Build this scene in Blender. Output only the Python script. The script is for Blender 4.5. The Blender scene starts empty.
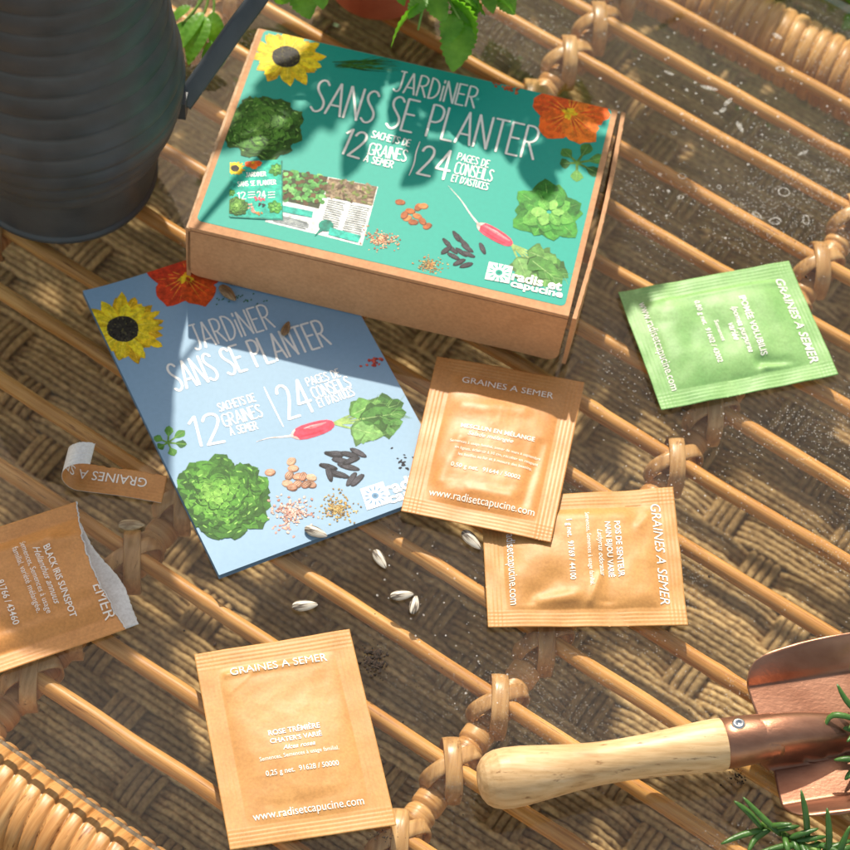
import bpy, math, random
import numpy as np
from mathutils import Vector, Matrix, noise
random.seed(7)
PI = math.pi
S = bpy.context.scene
COL = S.collection
# ------------------------------------------------------------------ camera model (centimetres; every mesh is scaled to metres)
F, EL, ROLL, H = 2302.263, 1.008099, 0.150747, 80.929
CAM = np.array([0, -51.0, H])
def _rm():
    t = PI/2-EL; c, s = math.cos(t), math.sin(t)
    Rx = np.array([[1,0,0],[0,c,-s],[0,s,c]])
    c, s = math.cos(ROLL), math.sin(ROLL)
    return Rx @ np.array([[c,-s,0],[s,c,0],[0,0,1]])
RM = _rm()
def G(px, py, z=0.0):
    """the point of the horizontal plane at height z seen at a pixel of the photograph"""
    d = RM @ np.array([(px-425)/F, -(py-425)/F, -1.0])
    t = (z-H)/d[2]
    return CAM + d*t
def G2(px, py, z=0.0): return G(px, py, z)[:2]

# ------------------------------------------------------------------ helpers
ORG = {}
def tag(o, label=None, cat=None, group=None, kind=None):
    if label: o['label'] = label
    if cat: o['category'] = cat
    if group: o['group'] = group
    if kind: o['kind'] = kind
    return o
def thing(name, label, cat, loc, group=None):
    o = bpy.data.objects.new(name, None); COL.objects.link(o)
    o.empty_display_size = .01
    o.location = [c*.01 for c in loc]; ORG[o.name] = np.array(loc, float)
    return tag(o, label, cat, group)
def mk(name, V, Fc, mat, parent=None, smooth=True, colors=None, midx=None, loc=None):
    V = np.asarray(V, float)
    if parent is not None: org = ORG[parent.name]
    elif loc is not None: org = np.array(loc, float)
    else: org = np.zeros(3)
    me = bpy.data.meshes.new(name)
    me.from_pydata(((V-org)*.01).tolist(), [], [tuple(int(i) for i in f) for f in Fc])
    mats = mat if isinstance(mat, (list, tuple)) else [mat]
    for m in mats: me.materials.append(m)
    n = len(me.polygons)
    if smooth: me.polygons.foreach_set('use_smooth', [True]*n)
    if midx is not None: me.polygons.foreach_set('material_index', list(midx))
    if colors is not None:
        ca = me.color_attributes.new('Col', 'FLOAT_COLOR', 'CORNER')
        out = []
        for p, c in zip(me.polygons, colors):
            out += [c[0], c[1], c[2], 1.0]*p.loop_total
        ca.data.foreach_set('color', out)
    me.update()
    o = bpy.data.objects.new(name, me); COL.objects.link(o)
    if parent is not None: o.parent = parent
    else: o.location = [c*.01 for c in org]
    ORG[o.name] = org
    return o
class MB:
    def __init__(s): s.V=[]; s.F=[]; s.C=[]; s.M=[]; s.n=0
    def add(s, V, Fc, col=(1,1,1), m=0):
        V=np.asarray(V,float).reshape(-1,3); s.V.append(V)
        k=s.n
        for f in Fc: s.F.append(tuple(i+k for i in f))
        s.C += [col]*len(Fc); s.M += [m]*len(Fc); s.n += len(V)
    def build(s, name, mat, parent=None, smooth=True, color=False, loc=None):
        return mk(name, np.concatenate(s.V), s.F, mat, parent, smooth, s.C if color else None, s.M if isinstance(mat,(list,tuple)) else None, loc)
def frames(P):
    P=np.asarray(P,float); T=np.gradient(P,axis=0); T/=np.linalg.norm(T,axis=1)[:,None]+1e-12
    up=np.array([0,0,1.]) if abs(T[0,2])<.9 else np.array([1.,0,0])
    A=[];B=[]; a=np.cross(up,T[0]); a/=np.linalg.norm(a)
    for t in T:
        a=a-t*(a@t); a/=np.linalg.norm(a)+1e-12; A.append(a.copy()); B.append(np.cross(t,a))
    return T,np.array(A),np.array(B)
def gridfaces(n, m, wrap=True):
    f=[]; q=m if wrap else m-1
    for i in range(n-1):
        for j in range(q):
            k=(j+1)%m
            f.append((i*m+j, i*m+k, (i+1)*m+k, (i+1)*m+j))
    return f
def tube(mb, P, r, sides=10, col=(1,1,1), cap=True, sect=None, m=0):
    P=np.asarray(P,float); T,A,B=frames(P); n=len(P)
    r=np.broadcast_to(np.asarray(r,float),(n,))
    if sect is None:
        th=np.arange(sides)*2*PI/sides; sect=np.c_[np.cos(th),np.sin(th)]
    sect=np.asarray(sect,float); k=len(sect)
    V=P[:,None,:]+r[:,None,None]*(A[:,None,:]*sect[None,:,0,None]+B[:,None,:]*sect[None,:,1,None])
    f=gridfaces(n,k)
    if cap: f += [tuple(range(k))[::-1], tuple((n-1)*k+i for i in range(k))]
    mb.add(V.reshape(-1,3), f, col, m)
def lathe(mb, c, prof, seg=64, col=(1,1,1), m=0, ax=None):
    th=np.arange(seg)*2*PI/seg
    V=[]
    for z,r in prof: V.append(np.c_[c[0]+r*np.cos(th), c[1]+r*np.sin(th), np.full(seg,c[2]+z)])
    mb.add(np.concatenate(V), gridfaces(len(prof),seg), col, m)
def resample(P, n):
    P=np.asarray(P,float); out=[]
    k=len(P)
    for t in np.linspace(0,k-1,n):
        i=min(int(t),k-2); u=t-i
        p0=P[max(i-1,0)];p1=P[i];p2=P[i+1];p3=P[min(i+2,k-1)]
        out.append(.5*((2*p1)+(-p0+p2)*u+(2*p0-5*p1+4*p2-p3)*u*u+(-p0+3*p1-3*p2+p3)*u**3))
    return np.array(out)
def nz(x,y,z=0): return noise.noise(Vector((x,y,z)))
def sstep(a,b,x):
    t=np.clip((x-a)/(b-a),0,1); return t*t*(3-2*t)

# ------------------------------------------------------------------ materials
def newmat(name):
    m=bpy.data.materials.new(name); m.use_nodes=True; nt=m.node_tree
    return m, nt, nt.nodes['Principled BSDF']
def N(nt, t, **kw):
    n=nt.nodes.new(t)
    for k,v in kw.items():
        if k in n.inputs.keys() if isinstance(k,str) else False: n.inputs[k].default_value=v
        else: setattr(n,k,v)
    return n
def ramp(nt, fac, stops):
    r=nt.nodes.new('ShaderNodeValToRGB'); e=r.color_ramp.elements
    e[0].position,e[0].color=stops[0][0],(*stops[0][1],1)
    e[1].position,e[1].color=stops[-1][0],(*stops[-1][1],1)
    for p,c in stops[1:-1]:
        q=e.new(p); q.color=(*c,1)
    nt.links.new(fac,r.inputs[0]); return r
def tc(nt, scale=(1,1,1), rot=(0,0,0), kind='Object'):
    t=nt.nodes.new('ShaderNodeTexCoord'); mp=nt.nodes.new('ShaderNodeMapping')
    mp.inputs['Scale'].default_value=scale; mp.inputs['Rotation'].default_value=rot
    nt.links.new(t.outputs[kind],mp.inputs[0]); return mp.outputs[0]
def noisetex(nt, vec, scale, detail=4, rough=.55):
    n=nt.nodes.new('ShaderNodeTexNoise'); n.inputs['Scale'].default_value=scale
    n.inputs['Detail'].default_value=detail; n.inputs['Roughness'].default_value=rough
    if vec is not None: nt.links.new(vec,n.inputs['Vector'])
    return n.outputs['Fac']
def bump(nt, b, h, strength, dist):
    n=nt.nodes.new('ShaderNodeBump'); n.inputs['Strength'].default_value=strength; n.inputs['Distance'].default_value=dist
    nt.links.new(h,n.inputs['Height']); nt.links.new(n.outputs[0],b.inputs['Normal']); return n
def mixc(nt, fac, a, b, mode='MIX'):
    n=nt.nodes.new('ShaderNodeMix'); n.data_type='RGBA'; n.blend_type=mode
    for s,v in ((0,fac),(6,a),(7,b)):
        if isinstance(v,(int,float)): n.inputs[s].default_value=v
        elif isinstance(v,tuple): n.inputs[s].default_value=(*v,1)
        else: nt.links.new(v,n.inputs[s])
    return n.outputs[2]
def simple(name, c1, c2, scale=60, rough=.5, bscale=None, bdist=.0003, bstr=.5, stretch=(1,1,1), rot=(0,0,0), lo=.35, hi=.65, spec=.5, metal=0):
    m,nt,b=newmat(name); v=tc(nt,stretch,rot)
    f=noisetex(nt,v,scale); r=ramp(nt,f,[(lo,c1),(hi,c2)])
    nt.links.new(r.outputs[0],b.inputs['Base Color'])
    b.inputs['Roughness'].default_value=rough; b.inputs['Specular IOR Level'].default_value=spec; b.inputs['Metallic'].default_value=metal
    if bscale: bump(nt,b,noisetex(nt,v,bscale,5),bstr,bdist)
    return m
M={}
ANG=math.radians(-26.6)
# rattan
def rattan(name, dark, mid, lite, rot, rough=.38, long=(6,220,220)):
    m,nt,b=newmat(name); v=tc(nt,long,(0,0,0)) if rot is None else None
    if v is None:
        t=nt.nodes.new('ShaderNodeTexCoord'); a=nt.nodes.new('ShaderNodeMapping'); a.inputs['Rotation'].default_value=(0,0,rot)
        nt.links.new(t.outputs['Object'],a.inputs[0]); s=nt.nodes.new('ShaderNodeMapping'); s.inputs['Scale'].default_value=long
        nt.links.new(a.outputs[0],s.inputs[0]); v=s.outputs[0]; raw=a.outputs[0]
    else: raw=tc(nt)
    f=noisetex(nt,v,3,5,.6); r=ramp(nt,f,[(.3,dark),(.52,mid),(.72,lite)])
    g=noisetex(nt,raw,22,3); r2=ramp(nt,g,[(.35,(.72,.62,.52)),(.6,(1,1,1))])
    fk=nt.nodes.new('ShaderNodeMapping'); fk.inputs['Scale'].default_value=(long[0]*5,long[1]*2.2,long[2]*2.2) if long[0]<long[1] else (long[0]*1.6,long[1]*6,long[2]*6); nt.links.new(raw,fk.inputs[0])
    h=noisetex(nt,fk.outputs[0],1.3,4,.7); r4=ramp(nt,h,[(.30,(.42,.33,.26)),(.40,(1,1,1))])
    cc_=mixc(nt,.75,r.outputs[0],r2.outputs[0],'MULTIPLY')
    nt.links.new(mixc(nt,1.0,cc_,r4.outputs[0],'MULTIPLY'),b.inputs['Base Color'])
    b.inputs['Roughness'].default_value=rough; b.inputs['Specular IOR Level'].default_value=.35
    bump(nt,b,f,.35,.0004)
    return m
M['cane']=rattan('rattan_cane',(.42,.165,.035),(.62,.295,.08),(.74,.41,.14),-ANG)
M['wrap']=rattan('rattan_wrap',(.40,.17,.05),(.60,.31,.11),(.73,.44,.19),-ANG,.36,(170,9,9))
M['polewrap']=rattan('rattan_pole_wrap',(.40,.17,.05),(.58,.30,.11),(.70,.42,.18),-ANG-PI/2,.36,(170,9,9))
M['strap']=rattan('rattan_strap',(.38,.19,.07),(.55,.31,.13),(.68,.42,.20),0,.3,(160,10,60))
M['glassedge']=simple('glass_rim',(.16,.23,.24),(.24,.32,.33),40,.12)
# woven mat cords: colour attribute times fibre noise
def cordmat():
    m,nt,b=newmat('seagrass_cord')
    a=nt.nodes.new('ShaderNodeVertexColor'); a.layer_name='Col'
    v=tc(nt); w=nt.nodes.new('ShaderNodeTexNoise'); w.inputs['Scale'].default_value=420; w.inputs['Detail'].default_value=4
    nt.links.new(v,w.inputs['Vector']); r=ramp(nt,w.outputs['Fac'],[(.3,(.5,.42,.34)),(.62,(1.15,1.1,1.0))])
    big=noisetex(nt,v,9,3); r3=ramp(nt,big,[(.35,(.72,.68,.62)),(.62,(1,1,1))])
    c=mixc(nt,1.0,a.outputs[0],r.outputs[0],'MULTIPLY'); c=mixc(nt,1.0,c,r3.outputs[0],'MULTIPLY')
    nt.links.new(c,b.inputs['Base Color']); b.inputs['Roughness'].default_value=.8; b.inputs['Specular IOR Level'].default_value=.2
    bump(nt,b,w.outputs['Fac'],.7,.001); return m
M['cord']=cordmat()
# glass: straight-through transparency, fresnel gloss, fine dust
def glassmat():
    m,nt,b=newmat('dusty_glass'); nt.nodes.remove(b); out=nt.nodes['Material Output']
    tr=nt.nodes.new('ShaderNodeBsdfTransparent'); tr.inputs[0].default_value=(.97,.985,.975,1)
    gl=nt.nodes.new('ShaderNodeBsdfGlossy'); gl.inputs['Roughness'].default_value=.012; gl.inputs[0].default_value=(1,1,1,1)
    fr=nt.nodes.new('ShaderNodeFresnel'); fr.inputs[0].default_value=1.5
    geo=nt.nodes.new('ShaderNodeNewGeometry')
    inv=nt.nodes.new('ShaderNodeMath'); inv.operation='SUBTRACT'; inv.inputs[0].default_value=1; nt.links.new(geo.outputs['Backfacing'],inv.inputs[1])
    mu=nt.nodes.new('ShaderNodeMath'); mu.operation='MULTIPLY'; nt.links.new(fr.outputs[0],mu.inputs[0]); nt.links.new(inv.outputs[0],mu.inputs[1])
    mu2=nt.nodes.new('ShaderNodeMath'); mu2.operation='MULTIPLY'; mu2.use_clamp=True; nt.links.new(mu.outputs[0],mu2.inputs[0]); mu2.inputs[1].default_value=.48
    m1=nt.nodes.new('ShaderNodeMixShader'); nt.links.new(mu2.outputs[0],m1.inputs[0]); nt.links.new(tr.outputs[0],m1.inputs[1]); nt.links.new(gl.outputs[0],m1.inputs[2])
    df=nt.nodes.new('ShaderNodeBsdfDiffuse'); df.inputs[0].default_value=(.78,.76,.72,1)
    v=tc(nt)
    def dots(scale, size, dens, dscale, seed):
        vo=nt.nodes.new('ShaderNodeTexVoronoi'); vo.inputs['Scale'].default_value=scale
        mp=nt.nodes.new('ShaderNodeMapping'); mp.inputs['Location'].default_value=(seed,seed*.7,0); nt.links.new(v,mp.inputs[0]); nt.links.new(mp.outputs[0],vo.inputs['Vector'])
        sep=nt.nodes.new('ShaderNodeSeparateColor'); nt.links.new(vo.outputs['Color'],sep.inputs[0])
        sz=nt.nodes.new('ShaderNodeMath'); sz.operation='MULTIPLY'; nt.links.new(sep.outputs[0],sz.inputs[0]); sz.inputs[1].default_value=size
        lt=nt.nodes.new('ShaderNodeMath'); lt.operation='LESS_THAN'; nt.links.new(vo.outputs['Distance'],lt.inputs[0]); nt.links.new(sz.outputs[0],lt.inputs[1])
        n=noisetex(nt,mp.outputs[0],dscale,3); r=ramp(nt,n,[(dens,(0,0,0)),(dens+.2,(1,1,1))])
        g=nt.nodes.new('ShaderNodeMath'); g.operation='GREATER_THAN'; nt.links.new(r.outputs[0],g.inputs[0]); nt.links.new(sep.outputs[1],g.inputs[1])
        mm=nt.nodes.new('ShaderNodeMath'); mm.operation='MULTIPLY'; nt.links.new(lt.outputs[0],mm.inputs[0]); nt.links.new(g.outputs[0],mm.inputs[1]); return mm.outputs[0]
    d1=dots(1000,.36,.45,13,.3); d2=dots(420,.20,.52,11,1.7)
    mx=nt.nodes.new('ShaderNodeMath'); mx.operation='MAXIMUM'; nt.links.new(d1,mx.inputs[0]); nt.links.new(d2,mx.inputs[1])
    k=nt.nodes.new('ShaderNodeMath'); k.operation='MULTIPLY'; nt.links.new(mx.outputs[0],k.inputs[0]); k.inputs[1].default_value=.22
    sp=nt.nodes.new('ShaderNodeSeparateXYZ'); nt.links.new(v,sp.inputs[0])
    dt=nt.nodes.new('ShaderNodeVectorMath'); dt.operation='DOT_PRODUCT'; nt.links.new(v,dt.inputs[0]); dt.inputs[1].default_value=(.8,.75,0)
    mr=nt.nodes.new('ShaderNodeMapRange'); mr.inputs['From Min'].default_value=-.12; mr.inputs['From Max'].default_value=.16; mr.inputs['To Min'].default_value=.10; mr.inputs['To Max'].default_value=1.1; nt.links.new(dt.outputs['Value'],mr.inputs['Value'])
    kk=nt.nodes.new('ShaderNodeMath'); kk.operation='MULTIPLY'; nt.links.new(k.outputs[0],kk.inputs[0]); nt.links.new(mr.outputs[0],kk.inputs[1]); k=kk
    film=noisetex(nt,v,14,4); fr2=ramp(nt,film,[(.35,(.0,)*3),(.85,(.018,)*3)])
    ad=nt.nodes.new('ShaderNodeMath'); ad.operation='ADD'; ad.use_clamp=True; nt.links.new(k.outputs[0],ad.inputs[0]); nt.links.new(fr2.outputs[0],ad.inputs[1])
    sx=nt.nodes.new('ShaderNodeSeparateXYZ'); nt.links.new(geo.outputs['Normal'],sx.inputs[0])
    up=nt.nodes.new('ShaderNodeMath'); up.operation='GREATER_THAN'; nt.links.new(sx.outputs[2],up.inputs[0]); up.inputs[1].default_value=.5
    fd=nt.nodes.new('ShaderNodeMath'); fd.operation='MULTIPLY'; nt.links.new(ad.outputs[0],fd.inputs[0]); nt.links.new(up.outputs[0],fd.inputs[1])
    m2=nt.nodes.new('ShaderNodeMixShader'); nt.links.new(fd.outputs[0],m2.inputs[0]); nt.links.new(m1.outputs[0],m2.inputs[1]); nt.links.new(df.outputs[0],m2.inputs[2])
    nt.links.new(m2.outputs[0],out.inputs[0]); return m
M['glass']=glassmat()
def paper(name, c1, c2, rough=.5, fib=900):
    m,nt,b=newmat(name); v=tc(nt)
    f=noisetex(nt,v,70,6,.65); g=noisetex(nt,v,fib,3,.6)
    r=ramp(nt,f,[(.3,c1),(.7,c2)]); r2=ramp(nt,g,[(.3,(.86,.84,.82)),(.65,(1.05,1.05,1.05))])
    nt.links.new(mixc(nt,1.0,r.outputs[0],r2.outputs[0],'MULTIPLY'),b.inputs['Base Color'])
    b.inputs['Roughness'].default_value=rough
    bump(nt,b,f,.3,.0004); return m
M['kraft']=paper('kraft_paper',(.485,.232,.064),(.585,.305,.094))
M['kraft_dark']=paper('kraft_paper_deep',(.50,.21,.053),(.60,.275,.078),.45)
M['kraft_gloss']=paper('kraft_paper_sheen',(.58,.25,.065),(.70,.32,.095),.42)
M['greenpaper']=paper('green_paper',(.17,.37,.11),(.26,.47,.165))
M['inner']=paper('grey_liner',(.62,.61,.58),(.74,.73,.70),.5)
M['card']=paper('cardboard',(.50,.25,.115),(.58,.305,.15),.75,600)
M['cardedge']=simple('cardboard_edge',(.42,.25,.13),(.64,.44,.27),220,.8)
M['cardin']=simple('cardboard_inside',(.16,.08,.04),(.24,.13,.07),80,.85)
def printmat(name, rough=.3, spec=.5, col=None, photo=False):
    m,nt,b=newmat(name)
    if col is None:
        a=nt.nodes.new('ShaderNodeVertexColor'); a.layer_name='Col'; src=a.outputs[0]
    else:
        r=nt.nodes.new('ShaderNodeRGB'); r.outputs[0].default_value=(*col,1); src=r.outputs[0]
    v=tc(nt); g=noisetex(nt,v,500,3); r2=ramp(nt,g,[(.3,(.97,.97,.97)),(.7,(1.03,1.03,1.03))])
    if photo:
        h=noisetex(nt,v,330,6,.75); r3=ramp(nt,h,[(.32,(.50,.50,.46)),(.5,(.95,.95,.95)),(.68,(1.5,1.45,1.3))])
        src=mixc(nt,1.0,src,r3.outputs[0],'MULTIPLY')
    nt.links.new(mixc(nt,1.0,src,r2.outputs[0],'MULTIPLY'),b.inputs['Base Color'])
    b.inputs['Roughness'].default_value=rough; b.inputs['Specular IOR Level'].default_value=spec
    return m
M['teal']=printmat('teal_print',.5,.25,(.006,.33,.255))
M['blue']=printmat('blue_print',.5,.3,(.25,.395,.53))
M['pages']=printmat('page_paper',.6,.4,(.20,.30,.38))
M['art']=printmat('printed_art',.55,.22)
M['photo']=printmat('printed_photograph',.55,.22,None,True)
M['ink']=printmat('white_ink',.4,.4,(.86,.84,.78))
M['inkw']=printmat('warm_white_ink',.5,.4,(.90,.84,.74))
M['canbody']=simple('dark_painted_metal',(.034,.042,.050),(.054,.065,.076),55,.45,300,.0003,.4)
M['terra']=simple('terracotta',(.42,.10,.045),(.55,.16,.08),35,.8,200,.0004,.5)
M['soil']=simple('soil',(.012,.008,.005),(.05,.028,.016),900,.9,600,.001,1)
M['handle']=rattan('trowel_wood',(.48,.30,.135),(.66,.455,.24),(.74,.54,.32),math.radians(-9),.42,(14,130,130))
M['copper']=simple('copper_metal',(.25,.115,.07),(.40,.21,.135),45,.38,500,.0002,.4,(1,1.8,1),lo=.3,hi=.7,metal=.85)
M['steel']=simple('steel_rivet',(.5,.5,.5),(.7,.7,.7),300,.25,metal=1)
def leafmat(name, c1, c2, trans=.35):
    m,nt,b=newmat(name); v=tc(nt); f=noisetex(nt,v,130,5)
    r=ramp(nt,f,[(.3,c1),(.7,c2)]); nt.links.new(r.outputs[0],b.inputs['Base Color']); b.inputs['Roughness'].default_value=.38
    bump(nt,b,f,.6,.0012)
    t=nt.nodes.new('ShaderNodeBsdfTranslucent'); nt.links.new(mixc(nt,1.0,r.outputs[0],(1.9,2.1,.9),'MULTIPLY'),t.inputs[0])
    mx=nt.nodes.new('ShaderNodeMixShader'); mx.inputs[0].default_value=trans
    nt.links.new(b.outputs[0],mx.inputs[1]); nt.links.new(t.outputs[0],mx.inputs[2]); nt.links.new(mx.outputs[0],nt.nodes['Material Output'].inputs[0]); return m
M['mint']=leafmat('mint_leaf',(.09,.26,.015),(.20,.43,.045),.42)
M['stem']=leafmat('green_stem',(.16,.30,.05),(.26,.42,.09),.2)
M['rosemary']=leafmat('rosemary_leaf',(.035,.11,.018),(.08,.19,.035),.15)
def seedmat():
    m,nt,b=newmat('sunflower_seed_husk'); v=tc(nt,(1,1,1))
    w=nt.nodes.new('ShaderNodeTexNoise'); w.inputs['Scale'].default_value=3; w.inputs['Detail'].default_value=3
    mp=nt.nodes.new('ShaderNodeMapping'); mp.inputs['Scale'].default_value=(30,420,60); nt.links.new(v,mp.inputs[0]); nt.links.new(mp.outputs[0],w.inputs['Vector'])
    r=ramp(nt,w.outputs['Fac'],[(.42,(.09,.07,.055)),(.48,(.36,.31,.24)),(.56,(.66,.61,.51))])
    nt.links.new(r.outputs[0],b.inputs['Base Color']); b.inputs['Roughness'].default_value=.38; bump(nt,b,w.outputs['Fac'],.5,.0006); return m
M['seed']=seedmat()
M['seed_tan']=simple('tan_seed_husk',(.22,.14,.07),(.52,.40,.24),420,.5,500,.0004,.6,(.4,2.5,1))
M['seed_brown']=simple('brown_seed_husk',(.16,.08,.03),(.36,.22,.10),420,.45,500,.0004,.6,(.4,2.5,1))
M['floor']=simple('floor_boards',(.10,.06,.035),(.16,.10,.06),12,.8,60,.002,.5)

# ------------------------------------------------------------------ the table (cane coordinates: t along the canes, n across)
TV=np.array([math.cos(ANG),math.sin(ANG)]); NV=np.array([-math.sin(ANG),math.cos(ANG)])
def TN(t,n,z): 
    p=TV*t+NV*n; return np.array([p[0],p[1],z])
floor=mk('floor',[(-400,-400,-38),(400,-400,-38),(400,400,-38),(-400,400,-38)],[(0,1,2,3)],M['floor'],smooth=False); tag(floor,kind='structure')

table=thing('rattan_table','low rattan table with lashed canes under a dusty glass top, carrying everything','table',(0,0,-36))
T0,T1=-44,44; NB,NT=-22.2,29.8
# glass slab with a rounded rim
def rslab(poly, z0, z1):
    n=len(poly); V=[(*p,z1) for p in poly]+[(*p,z0) for p in poly]
    return V,[tuple(range(n)),tuple(range(n,2*n))[::-1]]+[(i+n,(i+1)%n+n,(i+1)%n,i) for i in range(n)]
gp=[TN(T0,-21.15,0)[:2],TN(T1,-21.15,0)[:2],TN(T1,31.9,0)[:2],TN(T0,31.9,0)[:2]]
V,Fc=rslab(gp,-.5,0)
glass=mk('glass_top',V,Fc,[M['glass'],M['glassedge']],table,False,midx=[0,0,1,1,1,1])
canes=[-18,-15.2,-11.55,-8.2,-4.8,-2.0,2.2,5.55,8.75,12.3,15.25,18.4,21.8,24.5,27.2]
zc=-1.0
for k,n in enumerate(canes):
    mb=MB(); ts=np.linspace(T0,T1,150)
    P=[TN(t, n+.16*nz(t*.08,k*3.1)+.05*nz(t*.4,k*7.7), zc+.04*nz(t*.1,k,5)) for t in ts]
    r=np.array([.335+.025*nz(t*.12,k,2)+(.03 if abs((t+k*5.3)%17-8)<.35 else 0) for t in ts])
    tube(mb,P,r,12); mb.build('cane',M['cane'],table)
poles=[-21.2,-6.35,9.15]
for t in poles:
    mb=MB(); ns=np.arange(NB,NT,.055)
    P=[TN(t+.05*nz(n*.3,t),n,-1.95) for n in ns]
    r=[.50+.15*(1-abs(2*((n/.84)%1)-1)**6) for n in ns]
    tube(mb,P,r,20); mb.build('cross_pole',M['polewrap'],table)
# lashings: two flat bands crossed over every joint
def band(mb, c, ang, a, ztop, zbot, w, th=.05, skew=0, lo=-.35*PI, hi=1.35*PI):
    d=np.array([math.cos(ang),math.sin(ang)]); q=np.array([-d[1],d[0]])
    zc_=(ztop+zbot)/2; hz=(ztop-zbot)/2; rows=[]
    for p in np.linspace(lo,hi,30):
        cx=math.cos(p); sz=math.sin(p)
        x=a*np.sign(cx)*abs(cx)**.85; z=zc_+hz*np.sign(sz)*abs(sz)**.7
        base=np.array([c[0]+d[0]*x+q[0]*skew*x, c[1]+d[1]*x+q[1]*skew*x, z])
        nr=np.array([d[0]*cx/a, d[1]*cx/a, sz/hz]); nr/=np.linalg.norm(nr)
        row=[]
        for s,h in ((-.5,-th),(-.46,th*.6),(-.2,th),(.2,th),(.46,th*.6),(.5,-th)):
            row.append(base+np.array([q[0],q[1],0])*w*s+nr*h)
        rows.append(row)
    V=np.array(rows).reshape(-1,3); mb.add(V,gridfaces(len(rows),6))
for t in poles:
    for n in canes:
        if abs(t+21.2)<.1 and n<-12: continue
        c=TN(t,n,0); mb=MB(); j=nz(t,n*1.7)
        band(mb,c,math.radians(97+8*j),1.22,-.56,-2.8,.70)
        band(mb,c,math.radians(34+9*j),1.25,-.64,-2.7,.66)
        mb.build('lashing',M['strap'],table)
# wrapped border rolls
for n0,t0,t1,lab in ((NB,-22,14,0),(NT,-16,22,1)):
    mb=MB(); ts=np.arange(t0,t1,.05)
    P=[TN(t,n0,-2.42) for t in ts]
    T,A,B=frames(P); sides=40; th=np.arange(sides)*2*PI/sides; rows=[]
    for i,t in enumerate(ts):
        for a in th:
            ph=(t+.28*math.cos(a)+.05*nz(t*.8,a))/.66; fr=ph-math.floor(ph)
            r=1.60+.21*(1-abs(2*fr-1)**5)+.025*nz(math.floor(ph)*3.3,1)
            rows.append(P[i]+r*(A[i]*math.cos(a)+B[i]*math.sin(a)))
    mb.add(rows,gridfaces(len(ts),sides)); mb.build('wrapped_border',M['wrap'],table)
for t,n in ((-38,-21),(38,-21),(-38,28),(38,28)):
    mb=MB(); tube(mb,[TN(t,n,-2),TN(t,n,-20),TN(t,n,-37.9)],1.4,16); mb.build('leg',M['wrap'],table)
for n in (NB,NT):
    for a,b in ((-44,-22.05 if n<0 else -16.05),(14.05 if n<0 else 22.05,44)):
        mb=MB(); tube(mb,[TN(a,n,-2.42),TN(b,n,-2.42)],1.7,20); mb.build('border_rail',M['wrap'],table)

# woven seagrass mat on the shelf below
ZM=-17
def weave():
    mb=MB(); rnd=random.Random(3)
    tmin,tmax,nmin,nmax=-46,46,-50,50
    pt,wt=2.9,1.25; gr=2.2; ncord=6
    def vis(p):
        return -31<p[0]<28 and -33<p[1]<45
    hexa=[(math.cos(a),math.sin(a)) for a in np.arange(6)*PI/3]
    i0=int(nmin/gr); i1=int(nmax/gr)
    for j in range(i0,i1):
        for c in range(ncord):
            n=j*gr+(c+.5)*gr/ncord; seg=[]
            ph=rnd.random()*9; base=rnd.uniform(.62,1.2)
            ts=np.arange(tmin,tmax,.42)
            run=[]
            def flush(run):
                if len(run)>2:
                    col=(.54*base,.37*base,.19*base)
                    tube(mb,run,.215,5,col,False)
            for t in ts:
                u=t/pt; w=math.floor(u); f=u-w
                under=((w+j)%3==0)
                hgt=.17*(1 if not under else -1)
                # smooth to neighbours
                fn=f-.5
                if abs(fn)>.28:
                    w2=w+(1 if fn>0 else -1); h2=.17*(-1 if (w2+j)%3==0 else 1)
                    k=sstep(.28,.72,abs(fn)); hgt=hgt*(1-k)+h2*k
                p=TN(t,n+.05*nz(t*.5,n*2)+.03*math.sin(t*7+ph),ZM+hgt+.05*nz(t,n))
                if vis(p): run.append(p)
                else: flush(run); run=[]
            flush(run)
    for w in range(int(tmin/pt),int(tmax/pt)):
        for c in range(4):
            t=(w+.5)*pt+(c-1.5)*.42; base=rnd.uniform(.7,1.1); run=[]
            for n in np.arange(nmin,nmax,.42):
                v=n/gr; j=math.floor(v); f=v-j-.5
                over=((w+j)%3==0); h=.20 if over else -.2
                if abs(f)>.3:
                    j2=j+(1 if f>0 else -1); h2=.20 if (w+j2)%3==0 else -.2
                    k=sstep(.3,.7,abs(f)); h=h*(1-k)+h2*k
                p=TN(t+.06*nz(n*.6,t),n,ZM+h)
                if vis(p): run.append(p)
                elif len(run)>2: tube(mb,run,.235,5,(.47*base,.31*base,.155*base),False); run=[]
                else: run=[]
            if len(run)>2: tube(mb,run,.235,5,(.47*base,.31*base,.155*base),False)
    o=mb.build('woven_mat',M['cord'],None,True,True,loc=(0,0,ZM))
    tag(o,'large seagrass mat woven in blocks of parallel cords, beneath the glass table','mat')
weave()

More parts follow.
